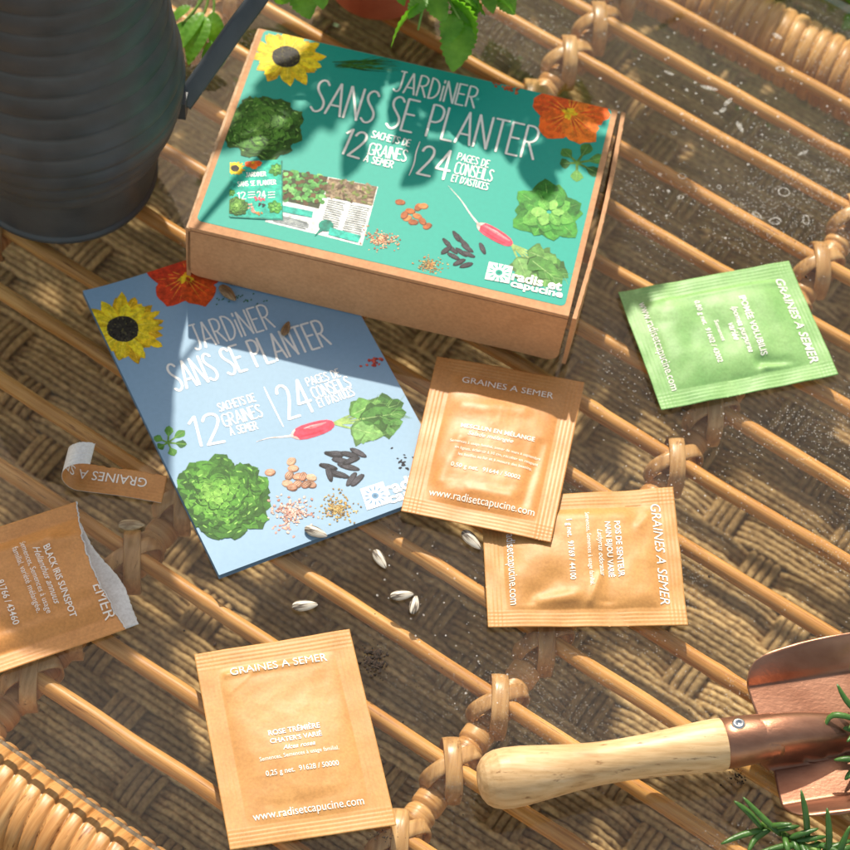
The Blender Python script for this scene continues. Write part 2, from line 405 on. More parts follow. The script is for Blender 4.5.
# ------------------------------------------------------------------ printed artwork helpers
def clip(poly, win):
    """Sutherland-Hodgman against a convex counter-clockwise window"""
    out=[tuple(p) for p in poly]
    for i in range(len(win)):
        a=win[i]; b=win[(i+1)%len(win)]; inp=out; out=[]
        if not inp: return []
        def side(p): return (b[0]-a[0])*(p[1]-a[1])-(b[1]-a[1])*(p[0]-a[0])
        for k in range(len(inp)):
            p=inp[k-1]; q=inp[k]; sp=side(p); sq=side(q)
            if (sp>=0)!=(sq>=0):
                t=sp/(sp-sq); out.append((p[0]+(q[0]-p[0])*t,p[1]+(q[1]-p[1])*t))
            if sq>=0: out.append(q)
    return out
def inside(p,win): return all((win[(i+1)%len(win)][0]-a[0])*(p[1]-a[1])-(win[(i+1)%len(win)][1]-a[1])*(p[0]-a[0])>=0 for i,a in enumerate(win))
class Art:
    """coloured shapes printed on a sheet: zf(x,y) is the sheet's height, win its outline"""
    def __init__(s, zf, win, base=.004): s.mb=MB(); s.zf=zf; s.win=win; s.z=base; s.z0=base
    def reset(s, lift=0): s.z=s.z0+lift
    def poly(s, P, col, jit=.0):
        P=clip(P,s.win)
        if len(P)<3: return
        s.z+=.0001
        if jit: 
            k=1+random.uniform(-jit,jit); col=tuple(min(1,c*k) for c in col)
        c=np.mean(P,axis=0); n=len(P)
        V=[(c[0],c[1],s.zf(c[0],c[1])+s.z)]+[(x,y,s.zf(x,y)+s.z) for x,y in P]
        a=sum(P[i-1][0]*P[i][1]-P[i][0]*P[i-1][1] for i in range(n))
        f=[(0,1+i,1+(i+1)%n) if a>0 else (0,1+(i+1)%n,1+i) for i in range(n)]
        s.mb.add(V,f,col)
    def strip(s, P, w, col):
        """mitred ribbon along a polyline"""
        P=np.asarray(P,float); T=np.gradient(P,axis=0); T/=np.linalg.norm(T,axis=1)[:,None]+1e-9
        Nn=np.c_[-T[:,1],T[:,0]]; w=np.broadcast_to(w,(len(P),))
        L=P+Nn*w[:,None]/2; R=P-Nn*w[:,None]/2
        if not all(inside(p,s.win) for p in P):
            for i in range(len(P)-1): s.poly([tuple(R[i]),tuple(R[i+1]),tuple(L[i+1]),tuple(L[i])],col)
            return
        s.z+=.0001
        V=[(x,y,s.zf(x,y)+s.z) for x,y in L]+[(x,y,s.zf(x,y)+s.z) for x,y in R]; n=len(P)
        s.mb.add(V,[(i,n+i,n+i+1,i+1) for i in range(n-1)],col)
    def ell(s, c, a, b, ang, col, n=12, wob=0, jit=0):
        P=[]; ph=random.random()*9
        for i in range(n):
            t=i*2*PI/n; k=1+wob*nz(math.cos(t)*2+ph,math.sin(t)*2)
            x,y=a*k*math.cos(t),b*k*math.sin(t)
            P.append((c[0]+x*math.cos(ang)-y*math.sin(ang),c[1]+x*math.sin(ang)+y*math.cos(ang)))
        s.poly(P,col,jit)
    def leaf(s, b, t, w, col, wob=.15, n=9, vein=None, blunt=.5, jit=.1):
        b=np.array(b,float); t=np.array(t,float); d=t-b; L=np.linalg.norm(d); d/=L; q=np.array([-d[1],d[0]])
        ph=random.random()*50; up=[];dn=[]
        for i in range(1,n):
            u=i/n; ww=w*math.sin(PI*u**(.6+blunt*.8))**.75
            up.append(b+d*L*u+q*ww*(1+wob*nz(u*5,ph)*2)); dn.append(b+d*L*u-q*ww*(1+wob*nz(u*5,ph+9)*2))
        s.poly([tuple(b)]+[tuple(p) for p in up]+[tuple(t)]+[tuple(p) for p in dn[::-1]],col,jit)
        if vein: s.strip([b+d*L*.08,b+d*L*.5,b+d*L*.88],[.05*w+.01,.04*w+.008,.004],vein)
    def build(s,name,mat,parent,color=True): return s.mb.build(name,mat,parent,False,color)

def sunflower(A,c,R,disc=.42,squash=1.0,dcol=(.035,.028,.02)):
    A.reset()
    for ring,(n,sc,cols) in enumerate(((13,1.0,(.72,.40,.01)),(12,.97,(.86,.56,.012)),(10,.86,(.93,.68,.02)))):
        for i in range(n):
            a=i*2*PI/n+ring*.21+random.uniform(-.07,.07); r=R*sc*random.uniform(.78,1.12)
            b=(c[0]+math.cos(a)*R*.22,c[1]+math.sin(a)*R*.22); t=(c[0]+math.cos(a)*r,c[1]+math.sin(a)*r)
            A.leaf(b,t,R*random.uniform(.12,.165),cols,.22,10,(cols[0]*.8,cols[1]*.66,.01),.62,.16)
            q_=(math.cos(a+1.57)*R*.04,math.sin(a+1.57)*R*.04); A.strip([(b[0]+q_[0],b[1]+q_[1]),((b[0]+t[0])/2+q_[0],(b[1]+t[1])/2+q_[1]),(t[0],t[1])],[R*.03,R*.015,.002],(.95,.74,.08))
    A.ell(c,R*disc,R*disc,0,dcol,22,.08)
    for k in range(110):
        rr=R*disc*math.sqrt(random.random())*.97; a=random.random()*2*PI
        g=random.choice([(.012,.01,.008),(.07,.06,.035),(.03,.03,.02),(.12,.10,.03)])
        A.ell((c[0]+rr*math.cos(a),c[1]+rr*math.sin(a)),R*.028,R*.02,a,g,5)
def nasturtium(A,c,R,rot=0,cols=((.82,.10,.01),(.88,.17,.015),(.80,.07,.012))):
    A.reset()
    for i in range(5):
        a=rot+i*2*PI/5; cc=(c[0]+math.cos(a)*R*.52,c[1]+math.sin(a)*R*.52)
        A.ell(cc,R*.52,R*.48,a,cols[i%3],22,.22)
        for k in range(7):
            b=a+(k-3)*.14; A.strip([(c[0]+math.cos(b)*R*.15,c[1]+math.sin(b)*R*.15),(c[0]+math.cos(b)*R*.5,c[1]+math.sin(b)*R*.5),(c[0]+math.cos(b)*R*.85,c[1]+math.sin(b)*R*.85)],[R*.04,R*.02,.002],(.62,.035,.01) if k%2 else (.95,.32,.03))
    for k in range(26):
        a=random.random()*2*PI; r=R*random.uniform(.04,.30)
        A.leaf(c,(c[0]+math.cos(a)*r,c[1]+math.sin(a)*r),R*.05,random.choice([(.95,.62,.02),(.85,.42,.01),(.55,.08,.01)]),.1,5)
def lettuce(A,c,R,light=1.0):
    A.reset()
    pal=[(.022,.085,.010),(.035,.13,.014),(.06,.20,.022),(.10,.28,.035),(.17,.38,.06),(.27,.50,.11)]
    pal=[tuple(x*light for x in p) for p in pal]
    A.ell(c,R*.93,R*.9,0,pal[1],26,.2)
    for ring in range(7):
        n=[11,11,10,9,7,6,4][ring]; r=R*[1.0,.86,.72,.57,.43,.29,.16][ring]; lw=R*[.34,.32,.29,.25,.20,.15,.11][ring]
        for i in range(n):
            a=i*2*PI/n+ring*1.1+random.uniform(-.2,.2); rr=r*random.uniform(.9,1.06)
            cc=(c[0]+math.cos(a)*(rr-lw*.55),c[1]+math.sin(a)*(rr-lw*.55))
            k=min(5,max(1,int(1.2+ring*.5+random.uniform(-.6,1.2))))
            A.ell((cc[0]+lw*.05,cc[1]-lw*.07),lw*1.05,lw*1.02,a,pal[0],16,.35)
            A.ell(cc,lw,lw*.95,a,pal[k],20,.42,.1)
            for v in range(5):
                b=a+(v-2)*.33; s=(cc[0]-math.cos(a)*lw*.8,cc[1]-math.sin(a)*lw*.8)
                e=(s[0]+math.cos(b)*lw*1.5,s[1]+math.sin(b)*lw*1.5); m=((s[0]+e[0])/2+random.uniform(-.05,.05)*lw,(s[1]+e[1])/2+random.uniform(-.05,.05)*lw)
                A.strip([s,m,e],[lw*.09,lw*.05,.003],pal[min(5,k+1)])
            for v in range(4):
                b=a+random.uniform(-1,1); A.ell((cc[0]+math.cos(b)*lw*.72,cc[1]+math.sin(b)*lw*.72),lw*.2,lw*.06,b+PI/2,random.choice([pal[5],pal[0],pal[4],pal[1]]),8,.3)
def herb(A,c,R,n=9,pal=((.02,.16,.015),(.05,.27,.03),(.12,.40,.06),(.25,.55,.12)),rot=0,fat=.34):
    A.reset()
    for ring in range(3):
        for i in range(n-ring*2):
            a=rot+i*2*PI/(n-ring*2)+ring*.6+random.uniform(-.15,.15); L=R*(1-.27*ring)*random.uniform(.85,1.08)
            b=(c[0]+math.cos(a)*R*.06,c[1]+math.sin(a)*R*.06); t=(c[0]+math.cos(a)*L,c[1]+math.sin(a)*L)
            col=pal[min(3,ring+random.choice([0,0,1]))]
            A.leaf((b[0],b[1]-.02),(t[0],t[1]-.03),L*fat,pal[0],.2,9,None,.6)
            A.leaf(b,t,L*fat*.92,col,.22,9,pal[3],.6)
            q=(math.cos(a+PI/2),math.sin(a+PI/2))
            for v in (.3,.5,.7):
                m=(b[0]+(t[0]-b[0])*v,b[1]+(t[1]-b[1])*v)
                for sg in (-1,1): A.strip([m,(m[0]+sg*q[0]*L*fat*.35+(t[0]-b[0])*.08,m[1]+sg*q[1]*L*fat*.35+(t[1]-b[1])*.08),(m[0]+sg*q[0]*L*fat*.62+(t[0]-b[0])*.16,m[1]+sg*q[1]*L*fat*.62+(t[1]-b[1])*.16)],[.014,.01,.004],pal[min(3,ring+1)])
def sprout(A,c,R,rot):
    A.reset()
    for i,(da,L) in enumerate(((0,1),(.8,.9),(-.8,.85),(2.0,.7),(-1.9,.75),(3.0,.55))):
        a=rot+da; t=(c[0]+math.cos(a)*R*L,c[1]+math.sin(a)*R*L); m=(c[0]+math.cos(a)*R*L*.35,c[1]+math.sin(a)*R*L*.35)
        A.strip([c,m,t],[R*.09,R*.08,R*.05],(.12,.27,.04)); A.leaf(m,t,R*.2,random.choice([(.03,.12,.02),(.06,.2,.03),(.10,.28,.05)]),.15,8,(.2,.38,.1),.9)
def seeds(A,c,rx,ry,n,size,cols,asp=.6,rot=0):
    A.reset()
    for k in range(n):
        a=random.random()*2*PI; r=abs(random.gauss(0,.5)); r=min(r,1.3)
        x,y=rx*r*math.cos(a),ry*r*math.sin(a)
        p=(c[0]+x*math.cos(rot)-y*math.sin(rot),c[1]+x*math.sin(rot)+y*math.cos(rot))
        th=random.random()*PI; s=size*random.uniform(.7,1.2); col=random.choice(cols)
        A.ell(p,s,s*asp,th,tuple(x*.45 for x in col),8,.1)
        A.ell((p[0]-s*.08,p[1]+s*.1),s*.86,s*asp*.82,th,col,8,.1,.15)
        A.z-= .00012 if n>60 else 0
def bignuts(A,pts,size,cols,asp=.6,stripe=None):
    A.reset()
    for x,y,a in pts:
        col=random.choice(cols); A.ell((x+.02,y-.03),size,size*asp,a,tuple(v*.35 for v in col),12,.15); A.ell((x,y),size*.93,size*asp*.9,a,col,12,.18,.15)
        for k in (-.35,0,.35):
            if stripe: A.strip([(x-math.cos(a)*size*.7-math.sin(a)*size*asp*k,y-math.sin(a)*size*.7+math.cos(a)*size*asp*k),(x-math.sin(a)*size*asp*k*1.3,y+math.cos(a)*size*asp*k*1.3),(x+math.cos(a)*size*.7-math.sin(a)*size*asp*k,y+math.sin(a)*size*.7+math.cos(a)*size*asp*k)],[.008,.02,.008],stripe)
def radish(A,tail,neck,crown,tip,w,lw):
    """root from neck to crown, tail to the left of neck, leaves from crown to tip"""
    A.reset(); tail,neck,crown,tip=[np.array(p,float) for p in (tail,neck,crown,tip)]
    d=crown-neck; L=np.linalg.norm(d); d/=L; q=np.array([-d[1],d[0]])
    ld=tip-crown; LL=np.linalg.norm(ld); ld/=LL; lq=np.array([-ld[1],ld[0]])
    for off,ln,wd,col in ((.35,1.0,.20,(.05,.17,.03)),(-.32,.92,.22,(.10,.27,.06)),(.55,.72,.17,(.13,.33,.07)),(-.75,.66,.17,(.18,.38,.11)),(0,.98,.17,(.07,.22,.04))):
        t=crown+ld*LL*ln*math.cos(off*.6)+lq*LL*off*.42; m=crown+(t-crown)*.42
        A.strip([crown,crown+(t-crown)*.25+lq*off*.04,m],[lw*.12,lw*.09,lw*.07],(.30,.45,.14))
        A.leaf(m-(t-m)*.15,t,LL*wd,tuple(c*.55 for c in col),.5,12,None,.3)
        A.leaf(m-(t-m)*.1,t,LL*wd*.92,col,.5,12,(.35,.55,.2),.3)
        for k in range(7):
            v=random.uniform(.2,.9); p=m+(t-m)*v; dd=(t-m)/np.linalg.norm(t-m); sq=np.array([-dd[1],dd[0]])*random.choice([-1,1])
            A.strip([p,p+dd*.1*LL+sq*LL*wd*.4,p+dd*.16*LL+sq*LL*wd*.62],[.02,.014,.004],(.22,.42,.12))
    P=resample(np.array([tail,tail+(neck-tail)*.4+q*.08,tail+(neck-tail)*.75+q*.03,neck+d*.1]),12); A.strip(P,np.linspace(.01,w*.16,12),(.82,.72,.68))
    up=[];dn=[]
    prof=[(0,.12),(.06,.5),(.15,.8),(.3,.98),(.5,1),(.7,.95),(.88,.75),(.97,.45),(1.0,.2)]
    for u,k in prof: up.append(tuple(neck+d*L*u+q*w*k*.5)); dn.append(tuple(neck+d*L*u-q*w*k*.5))
    A.poly(up+dn[::-1],(.72,.06,.11))
    for k,(o,col,ww) in enumerate(((.18,(.86,.22,.26),.2),(.28,(.93,.42,.42),.09),(-.28,(.55,.03,.07),.16))):
        A.strip([neck+d*L*.12+q*w*o*.7,neck+d*L*.5+q*w*o,neck+d*L*.9+q*w*o*.7],[.01,w*ww,.01],col)
    A.poly([up[0],up[1],up[2],tuple(neck+d*L*.10),dn[2],dn[1],dn[0]],(.88,.55,.52))

# thin hand-drawn capitals
def arc(cx,cy,rx,ry,a0,a1,n=9): return [(cx+rx*math.cos(math.radians(a0+(a1-a0)*i/(n-1))),cy+ry*math.sin(math.radians(a0+(a1-a0)*i/(n-1)))) for i in range(n)]
GL={
'A':(.46,[[(0,0),(.12,.5),(.24,1.0)],[(.24,1.0),(.35,.5),(.46,0)],[(.08,.30),(.38,.30)]]),
'C':(.36,[arc(.24,.72,.24,.28,40,180,7)+arc(.24,.28,.24,.28,180,320,7)]),
'D':(.40,[[(0,0),(0,.5),(0,1)],[(0,1),(.2,.95),(.36,.75),(.4,.5),(.36,.25),(.2,.05),(0,0)]]),
'E':(.34,[[(0,0),(0,.5),(0,1)],[(0,1),(.34,1)],[(0,.53),(.28,.53)],[(0,0),(.34,0)]]),
'G':(.42,[arc(.24,.72,.24,.28,40,180,7)+arc(.24,.28,.24,.28,180,330,7)+[(.44,.42)],[(.26,.43),(.46,.43)]]),
'H':(.40,[[(0,0),(0,1)],[(.4,0),(.4,1)],[(0,.5),(.4,.5)]]),
'I':(.04,[[(.02,0),(.02,1)]]),'i':(.06,[[(.03,0),(.03,.72)],[(.03,.88),(.03,1)]]),
'J':(.34,[[(.14,1),(.38,1)],[(.28,1),(.28,.5),(.27,.2),(.2,.03),(.08,0),(0,.08)]]),
'L':(.32,[[(0,1),(0,.5),(0,0)],[(0,0),(.32,0)]]),
'M':(.50,[[(0,0),(.06,1)],[(.06,1),(.25,.4)],[(.25,.4),(.44,1)],[(.44,1),(.5,0)]]),
'N':(.40,[[(0,0),(0,1)],[(0,1),(.4,0)],[(.4,0),(.4,1)]]),
'O':(.42,[arc(.21,.5,.21,.5,90,450,15)]),
'P':(.36,[[(0,0),(0,.5),(0,1)],[(0,1),(.2,1),(.34,.9),(.36,.73),(.32,.57),(.18,.47),(0,.47)]]),
'R':(.40,[[(0,0),(0,.5),(0,1)],[(0,1),(.2,1),(.34,.9),(.36,.75),(.32,.60),(.18,.5),(0,.5)],[(.14,.5),(.40,0)]]),
'S':(.36,[[(.36,.88),(.28,.98),(.16,1),(.05,.9),(.04,.74),(.12,.6),(.24,.47),(.34,.33),(.35,.15),(.25,.02),(.12,0),(0,.1)]]),
'T':(.40,[[(0,1),(.4,1)],[(.2,1),(.2,0)]]),
'U':(.38,[[(0,1),(0,.3),(.05,.08),(.19,0),(.33,.08),(.38,.3),(.38,1)]]),
"'":(.06,[[(.04,1),(.02,.8)]]),' ':(.22,[]),
'1':(.20,[[(0,.8),(.16,1)],[(.16,1),(.16,0)]]),
'2':(.42,[[(0,.8),(.06,.94),(.2,1),(.34,.93),(.38,.76),(.3,.52),(.14,.24),(0,0)],[(0,0),(.42,0)]]),
'4':(.46,[[(.32,0),(.32,.5),(.32,1)],[(.32,1),(0,.32)],[(0,.32),(.46,.32)]]),
'À':(.46,[[(0,0),(.24,1.0)],[(.24,1.0),(.46,0)],[(.08,.30),(.38,.30)],[(.14,1.28),(.26,1.12)]]),
}
def hand(A, text, p0, p1, h, w, gap=.13, col=(1,1,1)):
    """write text between two baseline points (cm), capital height h, pen width w"""
    p0=np.array(p0,float); p1=np.array(p1,float); d=p1-p0; L=np.linalg.norm(d); d/=L; q=np.array([-d[1],d[0]])
    tot=sum(GL[c][0]+gap for c in text)-gap; sx=L/tot; x=0; A.reset(.002)
    for c in text:
        wd,st=GL[c]
        for s in st:
            P=np.array(s,float)
            if len(P)>3: P=resample(P,len(P)*2)
            jx=random.uniform(-.01,.01)
            Q=[p0+d*((x+px+jx)*sx)+q*(py*h) for px,py in P]
            if len(Q)==2: Q=[Q[0],(Q[0]+Q[1])/2,Q[1]]
            Q=np.array(Q); e0=Q[0]-(Q[1]-Q[0])/np.linalg.norm(Q[1]-Q[0])*w*.35; e1=Q[-1]+(Q[-1]-Q[-2])/np.linalg.norm(Q[-1]-Q[-2])*w*.35
            Q=np.vstack([e0,Q,e1]); ww=np.full(len(Q),w); ww[0]=ww[-1]=w*.55
            A.strip(Q,ww,col)
        x+=wd+gap
# typeset text from Blender's own font, laid on any surface function
def glyphs(text, bold=0, shear=0):
    cu=bpy.data.curves.new('t','FONT'); cu.body=text; cu.size=1; cu.offset=bold; cu.shear=shear; cu.resolution_u=3; cu.fill_mode='FRONT'
    o=bpy.data.objects.new('t',cu); me=bpy.data.meshes.new_from_object(o)
    V=np.array([v.co[:] for v in me.vertices]); Fc=[tuple(p.vertices) for p in me.polygons]
    bpy.data.objects.remove(o); bpy.data.curves.remove(cu); bpy.data.meshes.remove(me)
    return V,Fc
def settext(mb, text, surf, x, y, width, hscale=1.0, bold=0, shear=0, align='L', size=None, lift=.024, keep=None):
    """surf(a,b)->3d ; x,y baseline start in local cm; y axis up"""
    V,Fc=glyphs(text,bold,shear)
    if not len(V): return
    x0,x1=V[:,0].min(),V[:,0].max(); k=(width/(x1-x0)) if size is None else size
    ky=k*hscale; w=(x1-x0)*k
    ox=x if align=='L' else x-w/2
    P=[(ox+(v[0]-x0)*k, y+v[1]*ky) for v in V]; T=[]
    for f in Fc:
        for i in range(1,len(f)-1): T.append((f[0],f[i],f[i+1]))
    for _ in range(3):
        mid={}; T2=[]
        def md(a,b):
            e_=(min(a,b),max(a,b))
            if (P[a][0]-P[b][0])**2+(P[a][1]-P[b][1])**2<(.0144 if not keep else .003): return None
            if e_ not in mid: mid[e_]=len(P); P.append(((P[a][0]+P[b][0])/2,(P[a][1]+P[b][1])/2))
            return mid[e_]
        for a,b,c in T:
            ab,bc,ca=md(a,b),md(b,c),md(c,a); n_=[ab,bc,ca]
            q=[a]+([ab] if ab is not None else [])+[b]+([bc] if bc is not None else [])+[c]+([ca] if ca is not None else [])
            if len(q)==3: T2.append((a,b,c))
            elif len(q)==6: T2+=[(a,ab,ca),(ab,b,bc),(ca,bc,c),(ab,bc,ca)]
            else:
                # fan from a midpoint
                m_=[x for x in n_ if x is not None][0]; i=q.index(m_); q=q[i:]+q[:i]
                for j in range(1,len(q)-1): T2.append((q[0],q[j],q[j+1]))
        T=T2
    if keep: T=[t for t in T if all(keep(*P[i]) for i in t)]
    mb.add([surf(a,b,lift) for a,b in P],T)

# ------------------------------------------------------------------ the gift box
BA=math.radians(-5.6); bu=np.array([math.cos(BA),math.sin(BA)]); bv=np.array([-math.sin(BA),math.cos(BA)])
BC=np.array([-2.2,10.49]); BW,BD,BZ0,BZ1=16.6,11.4,.2,3.6
def BX(u,v,z): # u from the middle, v from the middle
    p=BC+bu*u+bv*v; return np.array([p[0],p[1],z])
box=thing('gift_box','kraft cardboard mailer box with a teal printed lid of vegetables and seeds','box',BX(0,0,BZ0))
def slab(mb,u0,u1,v0,v1,z0,z1,m=0,bev=.03,nu=1,nv=1):
    xs=[u0,u0+bev,u1-bev,u1]; 
    V=[];Fc=[]
    o=[(u0+bev,v0),(u1-bev,v0),(u1,v0+bev),(u1,v1-bev),(u1-bev,v1),(u0+bev,v1),(u0,v1-bev),(u0,v0+bev)]
    n=len(o)
    def ring(k,z): 
        cu,cv=(u0+u1)/2,(v0+v1)/2
        return [BX(a+(bev*k if a<cu else -bev*k),b+(bev*k if b<cv else -bev*k),z) for a,b in o]
    R=[ring(.7,z0),ring(0,z0+bev),ring(0,z1-bev),ring(.7,z1)]
    V=np.concatenate(R); Fc=gridfaces(4,n); Fc=[tuple(range(n))[::-1]]+Fc+[tuple(3*n+i for i in range(n))]
    mb.add(V,Fc,m=m)
hw,hd=BW/2,BD/2
# inner tray
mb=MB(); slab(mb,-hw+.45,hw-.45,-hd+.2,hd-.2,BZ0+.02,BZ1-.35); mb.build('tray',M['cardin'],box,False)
# lid panel
mb=MB(); slab(mb,-hw+.05,hw-.32,-hd+.0,hd,BZ1-.2,BZ1); lid=mb.build('lid',M['card'],box,False)
# front flap with rounded lower corners
def frontflap():
    mb=MB(); r=.55; P=[(-hw+.05,BZ1-.21),(-hw+.02,BZ0+r+.1)]
    for a in np.linspace(180,270,7): P.append((-hw+.02+r+r*math.cos(math.radians(a)),BZ0+.1+r+r*math.sin(math.radians(a))))
    for k in range(1,12):
        P.append((-hw+r+(2*hw-2*r)*k/12,BZ0+.1-.08*math.sin(PI*k/12)))
    for a in np.linspace(270,360,7): P.append((hw-.38-r+r*math.cos(math.radians(a)),BZ0+.05+r+r*math.sin(math.radians(a))))
    P+=[(hw-.33,BZ1-.21)]
    n=len(P); v0,v1=-hd-.02,-hd+.22
    V=[BX(u,v0,z) for u,z in P]+[BX(u,v1,z) for u,z in P]
    mb.add(V,[tuple(range(n)),tuple(range(n,2*n))[::-1]]+[(i,i+n,(i+1)%n+n,(i+1)%n) for i in range(n)])
    mb.build('front_flap',M['card'],box,False)
frontflap()
# side walls: a dark slot then the bowed double wall; edge corrugated
for sg in (-1,1):
    mb=MB(); n=60; rows=[]
    for i in range(n):
        v=-hd-.02+(BD)*i/(n-1); bow=.17*math.sin(PI*i/(n-1)) if sg>0 else .05*math.sin(PI*i/(n-1))
        o=hw+bow+(.0 if sg>0 else .02); ins=o-.17+.015*nz(i*.9,sg)
        w=.012*math.sin(i*1.9)+.02*nz(i*.7,3)
        rows.append([BX(sg*ins,v,BZ0),BX(sg*(o+.0),v,BZ0),BX(sg*(o+.03),v,BZ1-.12),BX(sg*(o+w),v,BZ1-.02+.03*nz(i*.35,sg*7)),BX(sg*(ins),v,BZ1-.03+.03*nz(i*.35,sg*7))])
    V=np.array(rows).reshape(-1,3); mb.add(V,gridfaces(n,5)+[(0,1,2,3,4)[::-1],tuple((n-1)*5+k for k in range(5))])
    o=mb.build('side_wall',[M['card'],M['cardedge']],box,False)
    for p in o.data.polygons:
        if p.normal.z>.6: p.material_index=1
mb=MB(); slab(mb,-hw+.3,hw-.3,hd-.16,hd-.01,BZ0,BZ1-.22); mb.build('back_wall',M['card'],box,False)
# printed label on the lid
LZ=BZ1+.01
def BL(px,py): 
    p=G2(px,py,BZ1); return p
lw=[BL(198.6,219.5),BL(566,308.5),BL(611,108),BL(262,31)]
def toL(p): d=p-BC; return np.array([d@bu,d@bv])
L4=[toL(p) for p in lw]
u0=(L4[0][0]+L4[3][0])/2; u1=(L4[1][0]+L4[2][0])/2; v0=(L4[0][1]+L4[1][1])/2; v1=hd-.04
win=[]
for cu,cv,a0 in ((u0,v0,180),(u1,v0,270),(u1,v1,0),(u0,v1,90)):
    su=1 if cu==u0 else -1; sv=1 if cv==v0 else -1; r=.22
    for a in np.linspace(a0,a0+90,5): win.append(tuple(BX(cu+su*r+r*math.cos(math.radians(a)),cv+sv*r+r*math.sin(math.radians(a)),0)[:2]))
n=len(win); V=[(*p,LZ) for p in win]+[(*p,LZ-.012) for p in win]
label=mk('printed_label',V,[tuple(range(n))]+[(i+n,(i+1)%n+n,(i+1)%n,i) for i in range(n)],M['teal'],lid,False)
A=Art(lambda x,y:LZ,win); W=BL
def rr(a,b): return np.linalg.norm(W(*a)-W(*b))
sunflower(A,W(286,57),rr((286,57),(325,62))*1.0,.36)
lettuce(A,W(262,127),rr((262,127),(299,127)),.95)
nasturtium(A,W(570,114),rr((570,114),(608,118)),.3,((.86,.13,.01),(.90,.20,.015),(.82,.10,.012)))
herb(A,W(549,212),rr((549,212),(588,215)),10)
sprout(A,W(577,163),rr((577,163),(608,160)),.4)
seeds(A,W(508,88),.9,.3,26,.09,[(.45,.09,.03),(.6,.15,.05)],.8,-.2)
A.reset()
for k in range(26):
    a=W(338+random.uniform(-6,6),65+random.uniform(-3,3)); b=W(388+random.uniform(-14,14),64+random.uniform(-9,9)); m=(a+b)/2+np.array([0,random.uniform(-.1,.15)])
    A.strip([a,m,b],[.02,.05,.01],random.choice([(.015,.07,.01),(.03,.13,.015),(.06,.2,.03)]))
radish(A,W(448,186),W(477,224),W(512,245),W(563,285),.62,1.0)
bignuts(A,[(*W(x,y),a) for x,y,a in ((400,202,.1),(407,218,.6),(418,207,1.2),(417,216,-.3),(423,206,.3),(410,211,0),(427,226,.8),(422,221,-.9),(413,222,.2),(404,215,1.3))],.22,[(.42,.13,.03),(.55,.2,.06),(.35,.1,.03)],.7)
bignuts(A,[(*W(x,y),a) for x,y,a in ((447,243,-.8),(452,249,-.7),(459,238,-.9),(464,243,-.7),(456,236,-1.0),(467,248,-.5),(461,252,-.6),(468,254,-.3),(446,250,.9),(459,262,.7),(466,265,.5),(482,248,-1.1),(453,256,-.4))],.32,[(.018,.016,.022),(.03,.026,.034)],.36,(.10,.09,.10))
seeds(A,W(382,240),.85,.55,230,.05,[(.55,.2,.1),(.72,.45,.28),(.35,.11,.06),(.75,.5,.3)],.7,-.2)
seeds(A,W(429,265),.62,.48,200,.045,[(.35,.24,.07),(.55,.40,.14),(.22,.13,.04),(.5,.2,.06)],.7)
A.reset(); 
# open book and little booklet pictured on the label
def quad(a,b,c,d,col): A.poly([tuple(W(*p)) for p in (a,b,c,d)],col)
quad((283,170),(328,177),(315,234),(265,222),(.70,.74,.74)); quad((328,177),(378,187),(362,246),(315,234),(.80,.80,.78))
quad((283,170),(328,177),(319,209),(279,200),(.045,.06,.025))
for k in range(120):
    u,v=random.random(),random.random(); x=283+45*u-8*v*.5; y=170+7*u+30*v
    A.ell(W(x,y),.13,.11,random.random()*3,random.choice([(.10,.35,.08),(.2,.5,.15),(.06,.22,.05),(.12,.07,.03)]),7,.3)
quad((329,178),(377,187),(372,206),(325,197),(.20,.13,.08))
for k in range(90):
    u,v=random.random(),random.random(); A.ell(W(329+46*u-4*v,178+9*u+18*v),.14,.06,random.random()*3,random.choice([(.30,.22,.13),(.1,.06,.03),(.4,.3,.2),(.16,.2,.05)]),7,.3)
A.z=A.z0+.02
quad((279,205),(313,212),(312,218),(277,211),(.03,.42,.34))
for i in range(15):
    y=0
    for (xa,ya,xb,yb,sx,sy,m) in ((328,200,346,204,-.62,2.1,13),(350,205,370,209,-.62,2.1,13),(275,215,310,223,-.5,1.55,5)):
        if i<m: A.strip([W(xa+sx*i,ya+sy*i),W((xa+xb)/2+sx*i,(ya+yb)/2+sy*i),W(xb-random.random()*3+sx*i,yb+sy*i)],[.035]*3,(.33,.36,.36))
A.ell(W(326,226),.32,.30,0,(.01,.22,.16),14); A.strip([W(324,228),W(319,232),W(315,236)],[.2,.1,.02],(.01,.22,.16)); quad((330,228),(361,236),(358,243),(328,235),(.03,.45,.36))
A.z=A.z0+.024
quad((231,165),(282.5,161),(283,221),(230,218),(.004,.20,.15)); quad((230,163),(281,160),(282,219),(229,217),(.02,.44,.33))
mw=[tuple(W(*p)) for p in ((229,217),(282,219),(281,160),(230,163))]; A.win=mw
for f,cx,cy,R in ((0,235,169,.42),(1,253,163,.36),(2,237,207,.44),(3,277,170,.36),(3,275,207,.36),(3,231,193,.2)):
    zz=A.z0; A.z0=A.z0+.0245
    c=W(cx,cy)
    if f==0: sunflower(A,c,R)
    elif f==1: nasturtium(A,c,R)
    elif f==2: lettuce(A,c,R)
    else: herb(A,c,R,7)
    A.z0=zz
A.z=A.z0+.04
for px,py,col in ((254,211,(.7,.25,.2)),(262,206,(.02,.02,.03)),(259,214,(.5,.2,.05)),(251,207,(.7,.4,.3)),(257,199,(.75,.08,.15)),(262,200,(.75,.1,.15))):
    for k in range(6): A.ell(W(px+random.uniform(-3,3),py+random.uniform(-2,2)),.07,.04,random.random()*3,col,6); A.z-=.0002
A.win=win
art=A.build('printed_picture',M['photo'],label)
T_=Art(lambda x,y:LZ,win,.024)
